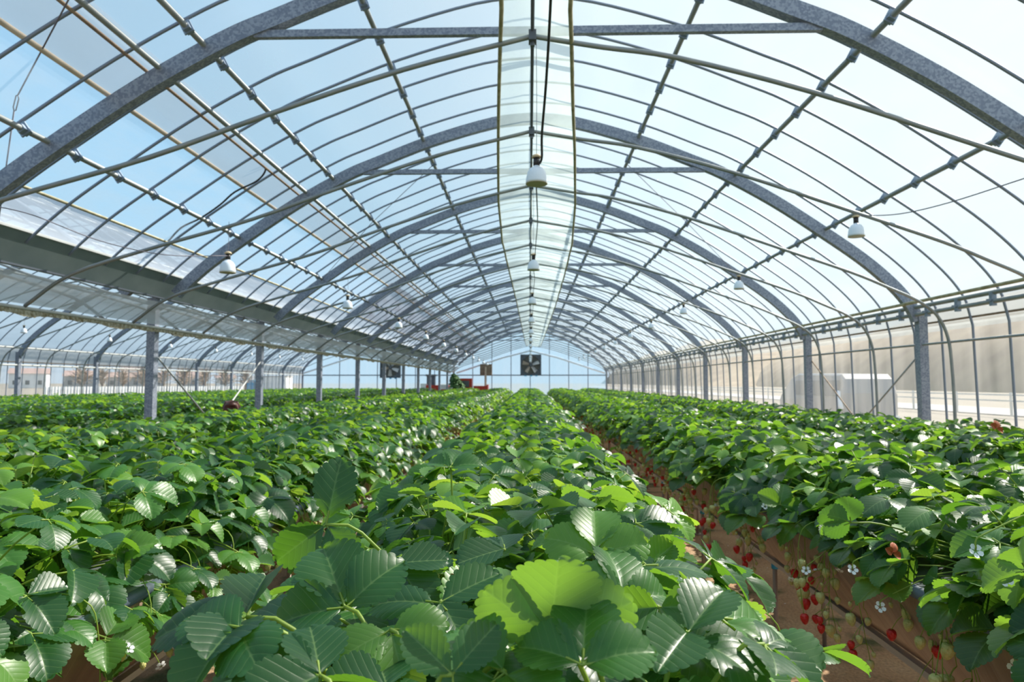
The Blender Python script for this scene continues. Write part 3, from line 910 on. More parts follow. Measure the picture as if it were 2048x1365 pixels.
def bed(x, y0, y1, lab, detail=True, lights=True, tube_vis=False):
    t = empty('growing_bed', (x, 0, 0), lab, 'planter bed')
    b = MB()
    n = int((y1 - y0) / .25)
    r = random.Random(int(x * 100) & 255)
    vs = []
    for j in range(n + 1):
        y = y0 + (y1 - y0) * j / n
        # the cloth is pinched in towards each leg
        d = abs(((y - .9) / 1.5) % 1.0 - .5) * 2
        pin = .03 * (d ** 3)
        sag = .02 * (1 - d)
        prof = [(-.45, 1.0), (-.46 + .0, .95), (-.40 + pin, .84), (-.31 + pin, .72 - sag), (-.22, .645 - sag), (-.1, .62 - sag), (.1, .62 - sag), (.22, .645 - sag), (.31 - pin, .72 - sag), (.40 - pin, .84), (.46, .95), (.45, 1.0)]
        vs += [(px_ + r.uniform(-.004, .004), y, z) for px_, z in prof]
    m = 12
    b.add(vs, [(j * m + k, j * m + k + 1, (j + 1) * m + k + 1, (j + 1) * m + k) for j in range(n) for k in range(m - 1)])
    b.add([(px_, y0, z) for px_, z in prof], [tuple(range(m))])
    b.build('fabric', M['fabric'], t, True)
    b = MB()
    b.sweep_xz([(-.45, 1.0), (-.3, 1.015), (0, .995), (.3, 1.015), (.45, 1.0)], y0, y1, ny=8)
    b.build('mulch_film', M['mulch'], t, True)
    for s in (-1, 1):
        b = MB(); b.tube([(s * .455, y0, .985), (s * .455, y1, .985)], .018, 8)
        b.build('rim_pipe', M['rim_tube'], t, True)
        b = MB(); b.box(s * .225 - .014, s * .225 + .014, y0, y1, .608, .63)
        b.build('drip_rail', M['silver'], t)
    if detail:
        k = 0
        y = y0 + .4
        ys_ = [.9 + 1.5 * i for i in range(-2, 25)]
        for y in ys_:
            if not (y0 < y < min(y1, 16)): continue
            for s in (-1, 1):
                yy = y + .22 * s * (1 if x > 0 else -1)
                l = link('leg', m_leg, t, (s * .215, yy, 0))
                link('tape', m_tape, l, (0, 0, .605))
            k += 1
    return t


b = MB(); b.tube([(0, 0, 0), (0, 0, .62)], .0125, 8); b.tube([(0, 0, 0), (0, 0, .012)], .04, 8); m_leg = b.mesh('leg', M['leg'], True)
b = MB(); b.tube([(0, 0, -.028), (0, 0, .018)], .018, 10); m_tape = b.mesh('tape', M['blue'], True)
for x, nm in zip(BEDX, BEDN):
    bed(x, .15 if x == 0 else .3, 35.8, 'long raised strawberry bed wrapped in brown cloth, %s one of the near bay' % nm)
for x, nm in zip(NB, ['far left', 'second from left', 'middle', 'second from right', 'rightmost']):
    bed(x, 2.0, 35.8, 'long raised strawberry bed of the left bay, its %s one' % nm, detail=False)

# ------------------------------------------------------------------ strawberry leaves (numpy)
def leaflet(nu, nv, L, Wd, cup, fold, droop, teeth, seed, curl=0.0):
    """one leaflet: base at the origin, midrib along +y, upper side +z. Returns verts, quads, uvs"""
    r = random.Random(seed)
    us = np.linspace(0, 1, 400)
    sh = lambda u: np.power(np.clip(np.sin(np.pi * np.power(u, 1.22)), 0, 1), 0.60)
    X = sh(us) * Wd / 2; Y = us * L
    s = np.concatenate([[0], np.cumsum(np.hypot(np.diff(X), np.diff(Y)))]); s /= s[-1]
    uu = np.interp(np.linspace(0, 1, nu + 1), s, us)
    w = sh(uu) * Wd / 2
    dy = np.gradient(uu * L); dw = np.gradient(w)
    ln = np.hypot(dy, dw) + 1e-9
    nx, ny = dy / ln, -dw / ln
    pat = np.zeros(nu + 1)
    if teeth:
        per = nu / teeth
        for i in range(nu + 1):
            ph = (i / per) % 1.0
            pat[i] = math.sqrt(max(0, math.sin(PI * ph)))
            if uu[i] < .12: pat[i] *= .1
    vsg = np.linspace(-1, 1, nv + 1)
    P = np.zeros((nu + 1, nv + 1, 3)); UV = np.zeros((nu + 1, nv + 1, 2))
    wav = [r.uniform(2, 6), r.uniform(0, 6), r.uniform(2, 6), r.uniform(0, 6)]
    for k, v in enumerate(vsg):
        x = v * w; y = uu * L
        if abs(v) > .99:
            x = x + np.sign(v) * nx * pat * .042 * L; y = y + ny * pat * .042 * L
        elif nv >= 6 and abs(v) > .55:
            y = y + ny * pat * .008 * L
        ax = np.abs(x) / L
        z = fold * ax * L + cup * (ax ** 2 + .4 * (y / L - .5) ** 2) * L - droop * (y / L) ** 2 * L
        z = z + .018 * L * np.sin(wav[0] * y / L + wav[1] + 3 * v) * abs(v) + curl * L * v * (y / L)
        if nu >= 20:
            d = y / L - .85 * ax
            z = z + .0012 * L * np.abs(np.sin(d * 7.0 * np.pi)) * min(1, abs(v) * 3) * (1 - .5 * abs(v))
        P[:, k, 0] = x; P[:, k, 1] = y; P[:, k, 2] = z
        UV[:, k, 0] = x / L + .5; UV[:, k, 1] = y / L
    idx = np.arange((nu + 1) * (nv + 1)).reshape(nu + 1, nv + 1)
    Q = np.stack([idx[:-1, :-1], idx[:-1, 1:], idx[1:, 1:], idx[1:, :-1]], -1).reshape(-1, 4)
    return P.reshape(-1, 3), Q, UV.reshape(-1, 2)


def rotm(ax, a):
    return np.array(Matrix.Rotation(a, 3, ax))


class Arr:
    """growing quad mesh in numpy with uv, tint and material index"""
    def __init__(self): self.V = []; self.Q = []; self.U = []; self.T = []; self.Mi = []; self.n = 0

    def add(self, V, Q, U=None, tint=0.0, mi=0):
        self.V.append(V); self.Q.append(Q + self.n); self.n += len(V)
        self.U.append(U if U is not None else np.zeros((len(V), 2)))
        self.T.append(np.full(len(V), tint) if np.isscalar(tint) else tint)
        self.Mi.append(np.full(len(Q), mi) if np.isscalar(mi) else mi)

    def pack(self):
        return (np.concatenate(self.V), np.concatenate(self.Q), np.concatenate(self.U), np.concatenate(self.T), np.concatenate(self.Mi))


def np_mesh(name, data, mats):
    V, Q, U, T, Mi = data
    me = bpy.data.meshes.new(name)
    me.vertices.add(len(V)); me.vertices.foreach_set('co', V.astype(np.float32).ravel())
    me.loops.add(len(Q) * 4); me.loops.foreach_set('vertex_index', Q.astype(np.int32).ravel())
    me.polygons.add(len(Q)); me.polygons.foreach_set('loop_start', np.arange(0, len(Q) * 4, 4, dtype=np.int32))
    me.polygons.foreach_set('material_index', Mi.astype(np.int32))
    me.polygons.foreach_set('use_smooth', np.ones(len(Q), dtype=bool))
    uv = me.uv_layers.new(name='UVMap')
    uv.data.foreach_set('uv', U[Q.ravel()].astype(np.float32).ravel())
    a = me.attributes.new('tint', 'FLOAT', 'POINT'); a.data.foreach_set('value', T.astype(np.float32))
    for m in mats: me.materials.append(m)
    me.update(calc_edges=True)
    return me


def tube_np(pts, r, n=5, taper=.6):
    b = MB(); b.tube(pts, r, n, cap=False, taper=taper)
    return np.array(b.v, float), np.array(b.f, int)


LOD = [(66, 10, 11), (20, 4, 10), (6, 4, 0), (3, 2, 0)]
NLV = 9


def leaf_shape(i, lod, spread=None, ratio=None):
    """trifoliate blade i: junction at the origin, middle leaflet along +y"""
    nu, nv, te = LOD[lod]
    r = random.Random(100 + i)
    A = Arr()
    L = r.uniform(.076, .094)
    spread = spread or r.uniform(1.15, 1.5)
    cupf = r.uniform(.15, .55)
    for q in (0, -1, 1):
        l = L * (1.0 if q == 0 else r.uniform(.86, .96))
        V, Q, U = leaflet(nu, nv, l, l * (ratio or r.uniform(.84, .98)), r.uniform(-1.0, .35), cupf + r.uniform(-.1, .15), r.uniform(.05, .45), te, 1000 + i * 3 + q, curl=r.uniform(-.06, .06))
        V = V + np.array([0, .010 if q == 0 else .004, 0])
        tilt = r.uniform(-.05, .35) if q == 0 else r.uniform(-.1, .35)
        V = V @ rotm('X', tilt).T
        V = V @ rotm('Y', q * r.uniform(.0, .35)).T
        V = V @ rotm('Z', -q * spread).T
        A.add(V, Q, U, tint=0.0)
    b = MB()
    for q in (0, -1, 1):
        h = Vector((math.sin(q * spread), math.cos(q * spread), .0)) * .02
        b.tube([(0, 0, -.001), h], .0016, 4, cap=False)
    if lod < 2: A.add(np.array(b.v, float), np.array(b.f, int), mi=1)
    return A.pack()


LEAF = [[leaf_shape(i, l) for i in range(NLV)] for l in range(4)]
leaf_me = [np_mesh('leaf', LEAF[0][i], [M['leaf'], M['stalk']]) for i in range(NLV)]


def frame(head, nor):
    """columns x, y (heading), z (normal)"""
    n = Vector(nor).normalized(); h = Vector(head); h = (h - n * h.dot(n)).normalized()
    x = h.cross(n)
    return Matrix((x, h, n)).transposed()


def petiole_pts(crown, j, az):
    c = Vector(crown); j = Vector(j)
    mid = c.lerp(j, .5) + Vector((0, 0, .25 * (j - c).length * .5))
    return catmull([c, c.lerp(mid, .55), mid.lerp(j, .35), j], 2)


def plant_variant(seed, edge_plant=True):
    """list of leaves (variant, matrix3, junction, scale, tint) and fruit stalks; +x is the aisle side"""
    r = random.Random(seed)
    leaves = []
    nl = 23
    for i in range(nl):
        az = i * 2.39996 + r.uniform(-.3, .3)
        th = math.radians(10 + 62 * (i / (nl - 1)) ** .8 + r.uniform(-7, 7))
        ln = r.uniform(.17, .30) * (1.0 if i > 3 else .9)
        if edge_plant and math.cos(az) > .3 and i > 6:
            th += math.radians(r.uniform(0, 18)); ln *= r.uniform(1.0, 1.15)
        d = Vector((math.sin(th) * math.cos(az), math.sin(th) * math.sin(az), math.cos(th)))
        j = d * ln
        if seed % 2: j.z = max(j.z, .03)
        elif j.x > .21: j.z -= r.uniform(0, .08)
        if j.z < -.12: j.z = -.12
        out = Vector((math.cos(az), math.sin(az), 0))
        nor = Vector((0, 0, 1)) + out * (.75 * math.sin(th) + r.uniform(-.25, .35)) + Vector((r.uniform(-.3, .3), r.uniform(-.3, .3), 0))
        if th > math.radians(78): nor = nor * .55 + out * .8
        head = out + Vector((r.uniform(-.5, .5), r.uniform(-.5, .5), .1))
        leaves.append((r.randrange(NLV), frame(head, nor), j, r.uniform(.78, 1.12) * (.8 if i < 3 else 1), r.uniform(0, 1) if i > 3 else r.uniform(.7, 1.0), az))
    if edge_plant:
        for i in range(8):                                   # leaves hanging out over the rim
            j = Vector((r.uniform(.16, .34), r.uniform(-.20, .20), 0))
            j.z = .11 - (.40 if seed % 2 else .75) * max(0, j.x - .16) + (r.uniform(-.04, .04) if seed % 2 else r.uniform(-.20, .02))
            az = math.atan2(j.y, j.x) + r.uniform(-.7, .7)
            out = Vector((math.cos(az), math.sin(az), 0))
            nor = Vector((0, 0, 1)) * (1.3 - 2.2 * max(0, j.x - .16)) + Vector((1, 0, 0)) * (.3 + 1.8 * max(0, j.x - .16)) + Vector((r.uniform(-.4, .4), r.uniform(-.5, .5), 0))
            leaves.append((r.randrange(NLV), frame(out + Vector((0, 0, r.uniform(-.6, .1))), nor), j, r.uniform(.75, 1.1), r.uniform(0, 1), az))
    truss = []
    if edge_plant:
        for k in range(r.randint(1, 3)):
            cols_ = ['red', 'red', 'pale', 'pale', 'bud', 'bud', 'flower', 'pale'] if seed % 2 else ['pale', 'pale', 'bud', 'bud', 'flower', 'pale']
            az = r.uniform(-.9, .9)
            e = Vector((.27 + r.uniform(0, .04), .30 * math.sin(az), -.02))
            end = e + Vector((r.uniform(-.03, .02), r.uniform(-.05, .05), -r.uniform(.08, .24)))
            pts = catmull([(0, 0, 0), (.13, .14 * math.sin(az), .07), (.25, .26 * math.sin(az), .06), e, end], 4)
            tips = []
            for q in range(r.randint(3, 6)):
                a = pts[-1 - r.randint(0, 4)]
                tp = a + Vector((r.uniform(-.03, .05), r.uniform(-.06, .06), -r.uniform(.015, .06)))
                tips.append((a, tp, r.choice(cols_), r.uniform(.75, 1.2)))
            truss.append((pts, tips))
    return leaves, truss


NPV = 8
PV = [plant_variant(50 + i) for i in range(NPV)]


def berry_np(n=10, m=7):
    b = MB()
    prof = [(.001, 0), (.008, .000), (.0125, -.005), (.0135, -.012), (.011, -.021), (.0065, -.029), (.001, -.033)]
    b.lathe(prof, n)
    return np.array(b.v, float), np.array(b.f, int)


def calyx_np():
    b = MB()
    for k in range(6):
        a = k * PI / 3
        c, s = math.cos(a), math.sin(a)
        b.add([(0, 0, .002), (c * .008 - s * .004, s * .008 + c * .004, .002), (c * .015, s * .015, -.003), (c * .008 + s * .004, s * .008 - c * .004, .002)], [(0, 1, 2, 3)])
    return np.array(b.v, float), np.array(b.f, int)


def flower_np():
    b = MB()
    for k in range(5):
        a = k * 2 * PI / 5
        c, s = math.cos(a), math.sin(a)
        R = lambda x, y, z: (x * c - y * s, x * s + y * c, z)
        b.add([R(.003, 0, 0), R(.008, -.0055, .001), R(.0135, -.0050, .003), R(.0155, 0, .003), R(.0135, .0050, .003), R(.008, .0055, .001), R(.009, 0, .0)], [(0, 1, 6, 5), (1, 2, 3, 6), (5, 6, 3, 4)])
    return np.array(b.v, float), np.array(b.f, int)


BV, BF = berry_np(); CV, CF = calyx_np(); FV, FF = flower_np()


def small(nm, V, Fq, mat):
    b = MB(); b.add(V, [tuple(q) for q in Fq]); return b.mesh(nm, mat, True)


m_bred = small('strawberry', BV, BF, M['berry_red']); m_bpale = small('strawberry', BV, BF, M['berry_pale'])
m_bbud = small('strawberry', BV * .5, BF, M['berry_pale'])
m_calyx = small('calyx', CV, CF, M['stalk']); m_flower = small('flower', FV, FF, M['petal'])
b = MB(); b.lathe([(.0, .006), (.003, .005), (.0042, .002), (.0038, 0)], 8); m_fc = b.mesh('flower_centre', M['pollen'], True)

# petiole and stalk meshes of each plant variant
PET = []
for leaves, truss in PV:
    pm = []
    for li, (v, Rm, j, s_, tint, az) in enumerate(leaves):
        b = MB(); b.tube(petiole_pts((0, 0, 0), j, az), .0026, 6, taper=.7)
        pm.append(b.mesh('petiole', M['stalk'], True))
    tm = []
    for pts, tips in truss:
        b = MB(); b.tube(pts, .0019, 5, taper=.6)
        for a, tp, k_, sc_ in tips: b.tube(catmull([a, a.lerp(tp, .5) + Vector((0, 0, .006)), tp], 2), .0011, 4)
        tm.append(b.mesh('fruit_stalk', M['stalk'], True))
    PET.append((pm, tm))


def make_plant(vi, loc, rz, lab, grp, keep=None, sc_=1.0):
    """a near plant with every leaf, stalk and berry as a part"""
    t = empty('strawberry_plant', loc, lab, 'plant', grp, rz)
    t.scale = (sc_,) * 3
    leaves, truss = PV[vi]
    pm, tm = PET[vi]
    wm = Matrix.Translation(loc) @ Matrix.Rotation(rz, 4, 'Z')
    for li, (v, Rm, j, s_, tint, az) in enumerate(leaves):
        if keep and not keep(wm @ j): continue
        o = link('leaf', leaf_me[v], t)
        mb_ = Matrix.Translation(j) @ Rm.to_4x4() @ Matrix.Scale(s_, 4)
        o.matrix_basis = mb_
        p = link('petiole', pm[li], o)
        p.matrix_basis = mb_.inverted()
    for (pts, tips), me in zip(truss, tm):
        if keep and not keep(wm @ pts[-1]): continue
        st = link('fruit_stalk', me, t)
        for a, tp, k_, q in tips:
            if k_ == 'flower':
                f_ = link('flower', m_flower, st, tp, (rnd.uniform(-1, .2), rnd.uniform(.2, 1.2), rnd.uniform(0, 6)))
                f_.scale = (q,) * 3
            else:
                f_ = link('strawberry', {'red': m_bred, 'pale': m_bpale, 'bud': m_bbud}[k_], st, tp, (rnd.uniform(-.2, .2), rnd.uniform(-.2, .2), 0))
                f_.scale = (q,) * 3
                if k_ == 'red': f_['label'] = 'ripe red strawberry'
                elif k_ == 'pale': f_['label'] = 'unripe pale strawberry'
                else: f_['label'] = 'small green strawberry'
    return t


def plant_arr(vi, lod):
    """one plant as plain arrays"""
    leaves, truss = PV[vi]
    A = Arr()
    for v, Rm, j, s_, tint, az in leaves:
        V, Q, U, T, Mi = LEAF[lod][v]
        Rn = np.array(Rm) * s_
        A.add(V @ Rn.T + np.array(j), Q, U, tint, Mi)
        if lod < 3:
            pv, pf = tube_np(petiole_pts((0, 0, 0), j, az), .0026 if lod < 2 else .003, 5 if lod < 2 else 3)
            A.add(pv, pf, mi=1)
    for pts, tips in truss:
        if lod < 3:
            pv, pf = tube_np(pts[::2], .002, 4); A.add(pv, pf, mi=1)
        for a, tp, k_, q in tips:
            if lod == 3 and k_ in ('bud', 'flower'): continue
            if k_ == 'flower': A.add(FV * q + np.array(tp), FF, mi=4)
            else:
                A.add(BV * (q if k_ != 'bud' else .5) + np.array(tp), BF, mi={'red': 2}.get(k_, 3))
                if lod < 3: A.add(CV * q + np.array(tp), CF, mi=1)
    return A.pack()


MATS5 = [M['leaf'], M['stalk'], M['berry_red'], M['berry_pale'], M['petal']]
PA = {l: [plant_arr(i, l) for i in range(NPV)] for l in (1, 2, 3)}
mid_me = [np_mesh('strawberry_plant', PA[1][i], MATS5) for i in range(NPV)]

SP = .2
rp_ = random.Random(11)
slots = []
for bi, x in enumerate(BEDX):
    y = .42
    k = 0
    while y < 35.6:
        for s in (-1, 1):
            slots.append((y + rp_.uniform(-.05, .05) + (.1 if s > 0 else 0), bi, s, k))
        y += SP; k += 1


def in_view(x, y):
    px = 1059 + x / y * F
    return -480 < px < 2560


vis = [q for q in slots if in_view(BEDX[q[1]] + .22 * q[2], q[0] + .15)]
vis.sort(key=lambda q: q[0] ** 2 + (BEDX[q[1]]) ** 2)
NEAR, MID = 92, 296
near, mid, far = vis[:NEAR], vis[NEAR:MID], vis[MID:]
nk = {}


def row_off(bi, s, y):
    if bi != 2: return .2
    return .12 if y < 1.4 else .22 if s < 0 else .125


def pick(bi, s):
    v = rp_.randrange(NPV)
    if bi == 3 and s < 0: return v | 1             # ripe fruit on the aisle side of the inner right bed
    if bi < 2 and rp_.random() < .8: return v & ~1
    return v


for idx, (y, bi, s, k) in enumerate(near):
    x = BEDX[bi] + s * (row_off(bi, s, y) + rp_.uniform(-.03, .03))
    rz = (0 if s > 0 else PI) + rp_.uniform(-.5, .5)
    c = nk.get((bi, s), 0); nk[(bi, s)] = c + 1
    o_ = (NTH + ['sixteenth', 'seventeenth', 'eighteenth', 'nineteenth', 'twentieth', 'twenty-first', 'twenty-second', 'twenty-third', 'twenty-fourth'])[c]
    lab = 'leafy strawberry plant, %s in the %s row of the %s bed' % (o_, 'left' if s < 0 else 'right', BEDN[bi])
    keep = lambda p: p.y > .40 and not (p.y < .8 and p.z > 1.36 - .0)
    make_plant(pick(bi, s), (x, y, RIMZ), rz, lab, 'near strawberry plants', keep, rp_.uniform(.95, 1.15))
for idx, (y, bi, s, k) in enumerate(mid):
    x = BEDX[bi] + s * (row_off(bi, s, y) + rp_.uniform(-.03, .03))
    rz = (0 if s > 0 else PI) + rp_.uniform(-.5, .5)
    o = link('strawberry_plant', mid_me[pick(bi, s)], None, (x, y, RIMZ), (0, 0, rz))
    o.scale = (rp_.uniform(.92, 1.12),) * 3
    tag(o, 'dense strawberry plant further back in the %s row of the %s bed' % ('left' if s < 0 else 'right', BEDN[bi]), 'plant', 'strawberry plants of the %s bed, %s row' % (BEDN[bi], 'left' if s < 0 else 'right'))


def mass(name, items, lab):
    A = Arr()
    for (x, y, rz, s_, vi, lod) in items:
        V, Q, U, T, Mi = PA[lod][vi]
        A.add((V * s_) @ rotm('Z', rz).T + np.array([x, y, RIMZ]), Q, U, (T + rp_.random()) % 1.0, Mi)
    o = link(name, np_mesh(name, A.pack(), MATS5))
    tag(o, lab, 'plants', kind='stuff')
    print(name, len(o.data.polygons))


items = [(BEDX[bi] + s * (.2 + rp_.uniform(-.03, .03)), y, (0 if s > 0 else PI) + rp_.uniform(-.5, .5), rp_.uniform(.92, 1.12), rp_.randrange(NPV), 2 if y < 15 else 3) for y, bi, s, k in far]
mass('strawberry_plants', items, 'endless rows of strawberry plants filling the beds of the near bay to the end wall')
items = []
for x in NB:
    y = 4.0
    while y < 35.6:
        for s in (-1, 1):
            xx, yy = x + s * .2, y + rp_.uniform(-.05, .05)
            if 1059 + xx / yy * F > -60:
                items.append((xx + rp_.uniform(-.03, .03), yy, (0 if s > 0 else PI) + rp_.uniform(-.5, .5), rp_.uniform(.95, 1.12), rp_.randrange(NPV), 3 if yy > 11 else 2))
        y += .2 if x > -6 else .23
mass('strawberry_plants', items, 'rows of strawberry plants in the beds of the left bay behind the posts')

# ------------------------------------------------------------------ single large leaves raised above the near plants
near_roots = [o for o in col.objects if o.get('group') == 'near strawberry plants']
hero_me = [np_mesh('leaf', leaf_shape(40 + i, 0, sp_i, ra_i), [M['leaf'], M['stalk']]) for i, (sp_i, ra_i) in enumerate(((2.35, .66), (.95, .9), (1.25, .88), (1.5, .8), (1.3, .9)))]


def hero(px, py, y, sc_, head, nor, v, tint=None):
    j = at_y(px, py, y)
    root = min(near_roots, key=lambda o: (o.location.x - j.x) ** 2 + (o.location.y - j.y - .05) ** 2)
    wm = Matrix.Translation(root.location) @ Matrix.Rotation(root.rotation_euler.z, 4, 'Z') @ Matrix.Scale(root.scale.x, 4)
    mb_ = wm.inverted() @ (Matrix.Translation(j) @ frame(head, nor).to_4x4() @ Matrix.Scale(sc_, 4))
    o = link('leaf', hero_me[v], root)
    o.matrix_basis = mb_
    jl = wm.inverted() @ j
    b = MB(); b.tube(catmull([(0, 0, 0), Vector((jl.x * .3, jl.y * .3, jl.z * .55)), Vector((jl.x * .75, jl.y * .75, jl.z * .95)), jl], 3), .003, 7, taper=.75)
    p = link('petiole', b.mesh('petiole', M['stalk'], True), o)
    p.matrix_basis = mb_.inverted()


hero(652, 1050, 1.12, 1.12, (.15, .1, 1), (.15, -1, .25), 0)
hero(1100, 1282, .68, 1.06, (.12, .0, 1), (.12, 1, .30), 1)
hero(690, 1215, .86, 1.1, (-.35, .35, .6), (.05, -.75, .85), 2)
hero(492, 1235, .76, 1.0, (-1, -.1, .12), (-.2, -.35, 1), 3)
hero(480, 1255, .72, .95, (-.5, -.5, -.55), (-.4, -.6, .8), 4)
hero(640, 1352, .66, .9, (-1, .2, .1), (.1, -.5, 1), 1)
hero(905, 1350, .60, .62, (.1, -.1, -1), (0, -1, .4), 0)
hero(1165, 1330, .62, .8, (.1, .6, .5), (0, -.6, .9), 2)
hero(1318, 1215, .82, .72, (0, -.2, -1), (.1, -1, .35), 3)
hero(1192, 1108, 1.02, .95, (.05, .5, .8), (0, -.7, .8), 4)
hero(880, 1205, .90, 1.0, (-1, .2, .1), (-.1, -.4, 1), 0)
hero(1010, 1100, 1.15, 1.0, (-.8, .4, .1), (-.2, -.2, 1), 1)
hero(1440, 1235, .80, 1.05, (.8, .4, -.05), (.5, -.25, 1), 2)
hero(1375, 1265, .74, .9, (.7, -.5, -.2), (.3, -.4, 1), 3)
hero(1530, 1290, .72, .85, (.8, -.4, -.4), (.7, -.2, .8), 4)
hero(1290, 1130, .98, 1.0, (1, .2, .05), (.1, -.15, 1), 0)
hero(790, 1130, 1.05, .95, (.5, -.4, -.3), (.2, -.6, .8), 1)
hero(900, 935, 1.75, 1.0, (.1, .3, .3), (0, -.5, 1), 2)
hero(1010, 1345, .64, .8, (-.2, -.3, .2), (-.1, -.6, .9), 3)

hero(1702, 1046, 2.0, 1.0, (-1, .0, .35), (.25, .9, .5), 1)
hero(2052, 1140, 1.36, 1.0, (-1, .1, -.25), (-.1, .9, .3), 2)
hero(1560, 1010, 2.7, 1.0, (.2, -.2, .8), (0, -.8, .7), 3)
hero(1250, 1200, .86, .9, (.3, .1, .9), (.5, -.5, .8), 2)
hero(780, 1260, .80, .8, (.3, -.5, -.4), (.2, -.7, .6), 4)
hero(430, 985, 2.55, 1.0, (-1, .1, .4), (.2, .8, .6), 1)
hero(230, 1110, 1.8, 1.05, (.6, -.2, .5), (-.1, -.8, .7), 2)
hero(120, 1180, 1.65, 1.05, (-.5, -.3, -.6), (.2, -.9, .5), 3)
hero(330, 1170, 1.9, 1.0, (.5, -.4, -.8), (.5, -.8, .4), 4)


def bed_roots(x):
    b_ = min(BEDX, key=lambda q: abs(q - x) if abs(q - x) < .7 else 9)
    return [o for o in near_roots if abs(o.location.x - b_) < .5] or near_roots


def flower_at(px, py, y, nor, q=1.0):
    j = at_y(px, py, y)
    root = min(bed_roots(j.x), key=lambda o: (o.location.x - j.x) ** 2 + (o.location.y - j.y) ** 2)
    wm = Matrix.Translation(root.location) @ Matrix.Rotation(root.rotation_euler.z, 4, 'Z') @ Matrix.Scale(root.scale.x, 4)
    jl = wm.inverted() @ j
    b = MB(); b.tube(catmull([(0, 0, 0), Vector((jl.x * .5, jl.y * .5, max(jl.z, 0) + .06)), Vector((jl.x * .95, jl.y * .95, jl.z + .03)), jl], 4), .0016, 5)
    st = b.build('fruit_stalk', M['stalk'], root, True)
    n = Vector(nor).normalized()
    f_ = link('flower', m_flower, st)
    f_.matrix_basis = wm.inverted() @ (Matrix.Translation(j) @ n.to_track_quat('Z', 'Y').to_matrix().to_4x4() @ Matrix.Rotation(px, 4, 'Z') @ Matrix.Scale(q, 4))
    f_['label'] = 'open white flower'


for f_ in ((1951, 1103, 1.45, (.1, -1, .5)), (2010, 1158, 1.38, (-.1, -1, .3)), (1705, 1140, 2.0, (0, -1, .6)), (1612, 1142, 2.35, (-.3, -.8, .6)), (1530, 1014, 2.8, (0, -.8, .8)), (2030, 1335, 1.35, (-.2, -1, .2)),
           (250, 1310, 1.70, (.2, -.8, .8)), (327, 1272, 1.88, (.4, -1, .3)), (585, 1066, 2.9, (.2, -1, .4)), (1760, 1215, 1.9, (0, -1, .5))):
    flower_at(*f_)
M['old_leaf'] = simple('withered_leaf', (0.30, 0.04, 0.01), 0.6, c2=(0.40, 0.12, 0.02), scale=60)
for (px, py, y, q) in ((916, 1168, .98, .24), (1992, 858, 3.3, .45), (1785, 1108, 1.75, .28)):
    j = at_y(px, py, y)
    root = min(bed_roots(j.x), key=lambda o: (o.location.x - j.x) ** 2 + (o.location.y - j.y) ** 2)
    wm = Matrix.Translation(root.location) @ Matrix.Rotation(root.rotation_euler.z, 4, 'Z') @ Matrix.Scale(root.scale.x, 4)
    me = hero_me[3].copy(); me.materials.clear(); me.materials.append(M['old_leaf']); me.materials.append(M['old_leaf'])
    o = link('leaf', me, root)
    o.matrix_basis = wm.inverted() @ (Matrix.Translation(j) @ frame((.3, .2, .6), (.3, -1, .4)).to_4x4() @ Matrix.Scale(q, 4))
    o['label'] = 'small withered red leaf'

# ------------------------------------------------------------------ fallen petals on the floor
b = MB()
for i in range(420):
    x = rnd.choice((.75, -.75, 2.25)) + rnd.uniform(-.5, .5)
    y = rnd.uniform(1.2, 9)
    a = rnd.uniform(0, 6); q = rnd.uniform(.004, .008)
    b.add([(x + math.cos(a + k * 1.257) * q, y + math.sin(a + k * 1.257) * q, .004 + rnd.uniform(0, .004)) for k in range(5)], [(0, 1, 2, 3, 4)])
tag(b.build('fallen_petals', M['petal']), 'small white fallen petals scattered on the soil of the aisles', 'petals', kind='stuff')

# ------------------------------------------------------------------ person seated between the beds
def skin_body(name, verts, edges, radii, mat, parent, root=0, sub=2):
    me = bpy.data.meshes.new(name)
    me.from_pydata([Vector(v) for v in verts], edges, [])
    o = link(name, me, parent)
    sk = o.modifiers.new('skin', 'SKIN')
    for i, r in enumerate(radii):
        d = me.skin_vertices[0].data[i]
        d.radius = (r, r) if isinstance(r, (int, float)) else r
        d.use_root = (i == root)
    s_ = o.modifiers.new('sub', 'SUBSURF'); s_.levels = sub; s_.render_levels = sub
    me.materials.append(mat)
    sk.use_smooth_shade = True
    return o


pt = empty('person', (-3.83, 8.75, 0), 'person with reddish brown hair crouching in the aisle just left of the second post', 'person', rz=.3)
# crouching on both feet, hands forward on the knees; faces -y (towards the camera), head bowed
vb = [(0, .12, .38), (0, .08, .58), (0, .0, .82), (0, -.05, .98), (0, -.09, 1.06), (0, -.14, 1.15),       # pelvis .. head
      (-.10, .08, .36), (-.16, -.26, .50), (-.15, -.10, .10), (-.15, -.22, .04), (.10, .08, .36), (.16, -.26, .50), (.15, -.10, .10), (.15, -.22, .04),
      (-.17, -.02, .92), (-.24, -.12, .68), (-.17, -.32, .60), (-.15, -.38, .58), (.17, -.02, .92), (.24, -.12, .68), (.17, -.32, .60), (.15, -.38, .58)]
eb = [(0, 1), (1, 2), (2, 3), (3, 4), (4, 5), (0, 6), (6, 7), (7, 8), (8, 9), (0, 10), (10, 11), (11, 12), (12, 13), (3, 14), (14, 15), (15, 16), (16, 17), (3, 18), (18, 19), (19, 20), (20, 21)]
rb = [.13, .13, .15, .10, .055, .085, .09, .065, .04, .035, .09, .065, .04, .035, .055, .045, .032, .028, .055, .045, .032, .028]
skin_body('body', vb, eb, rb, M['skin'], pt)
b = MB()
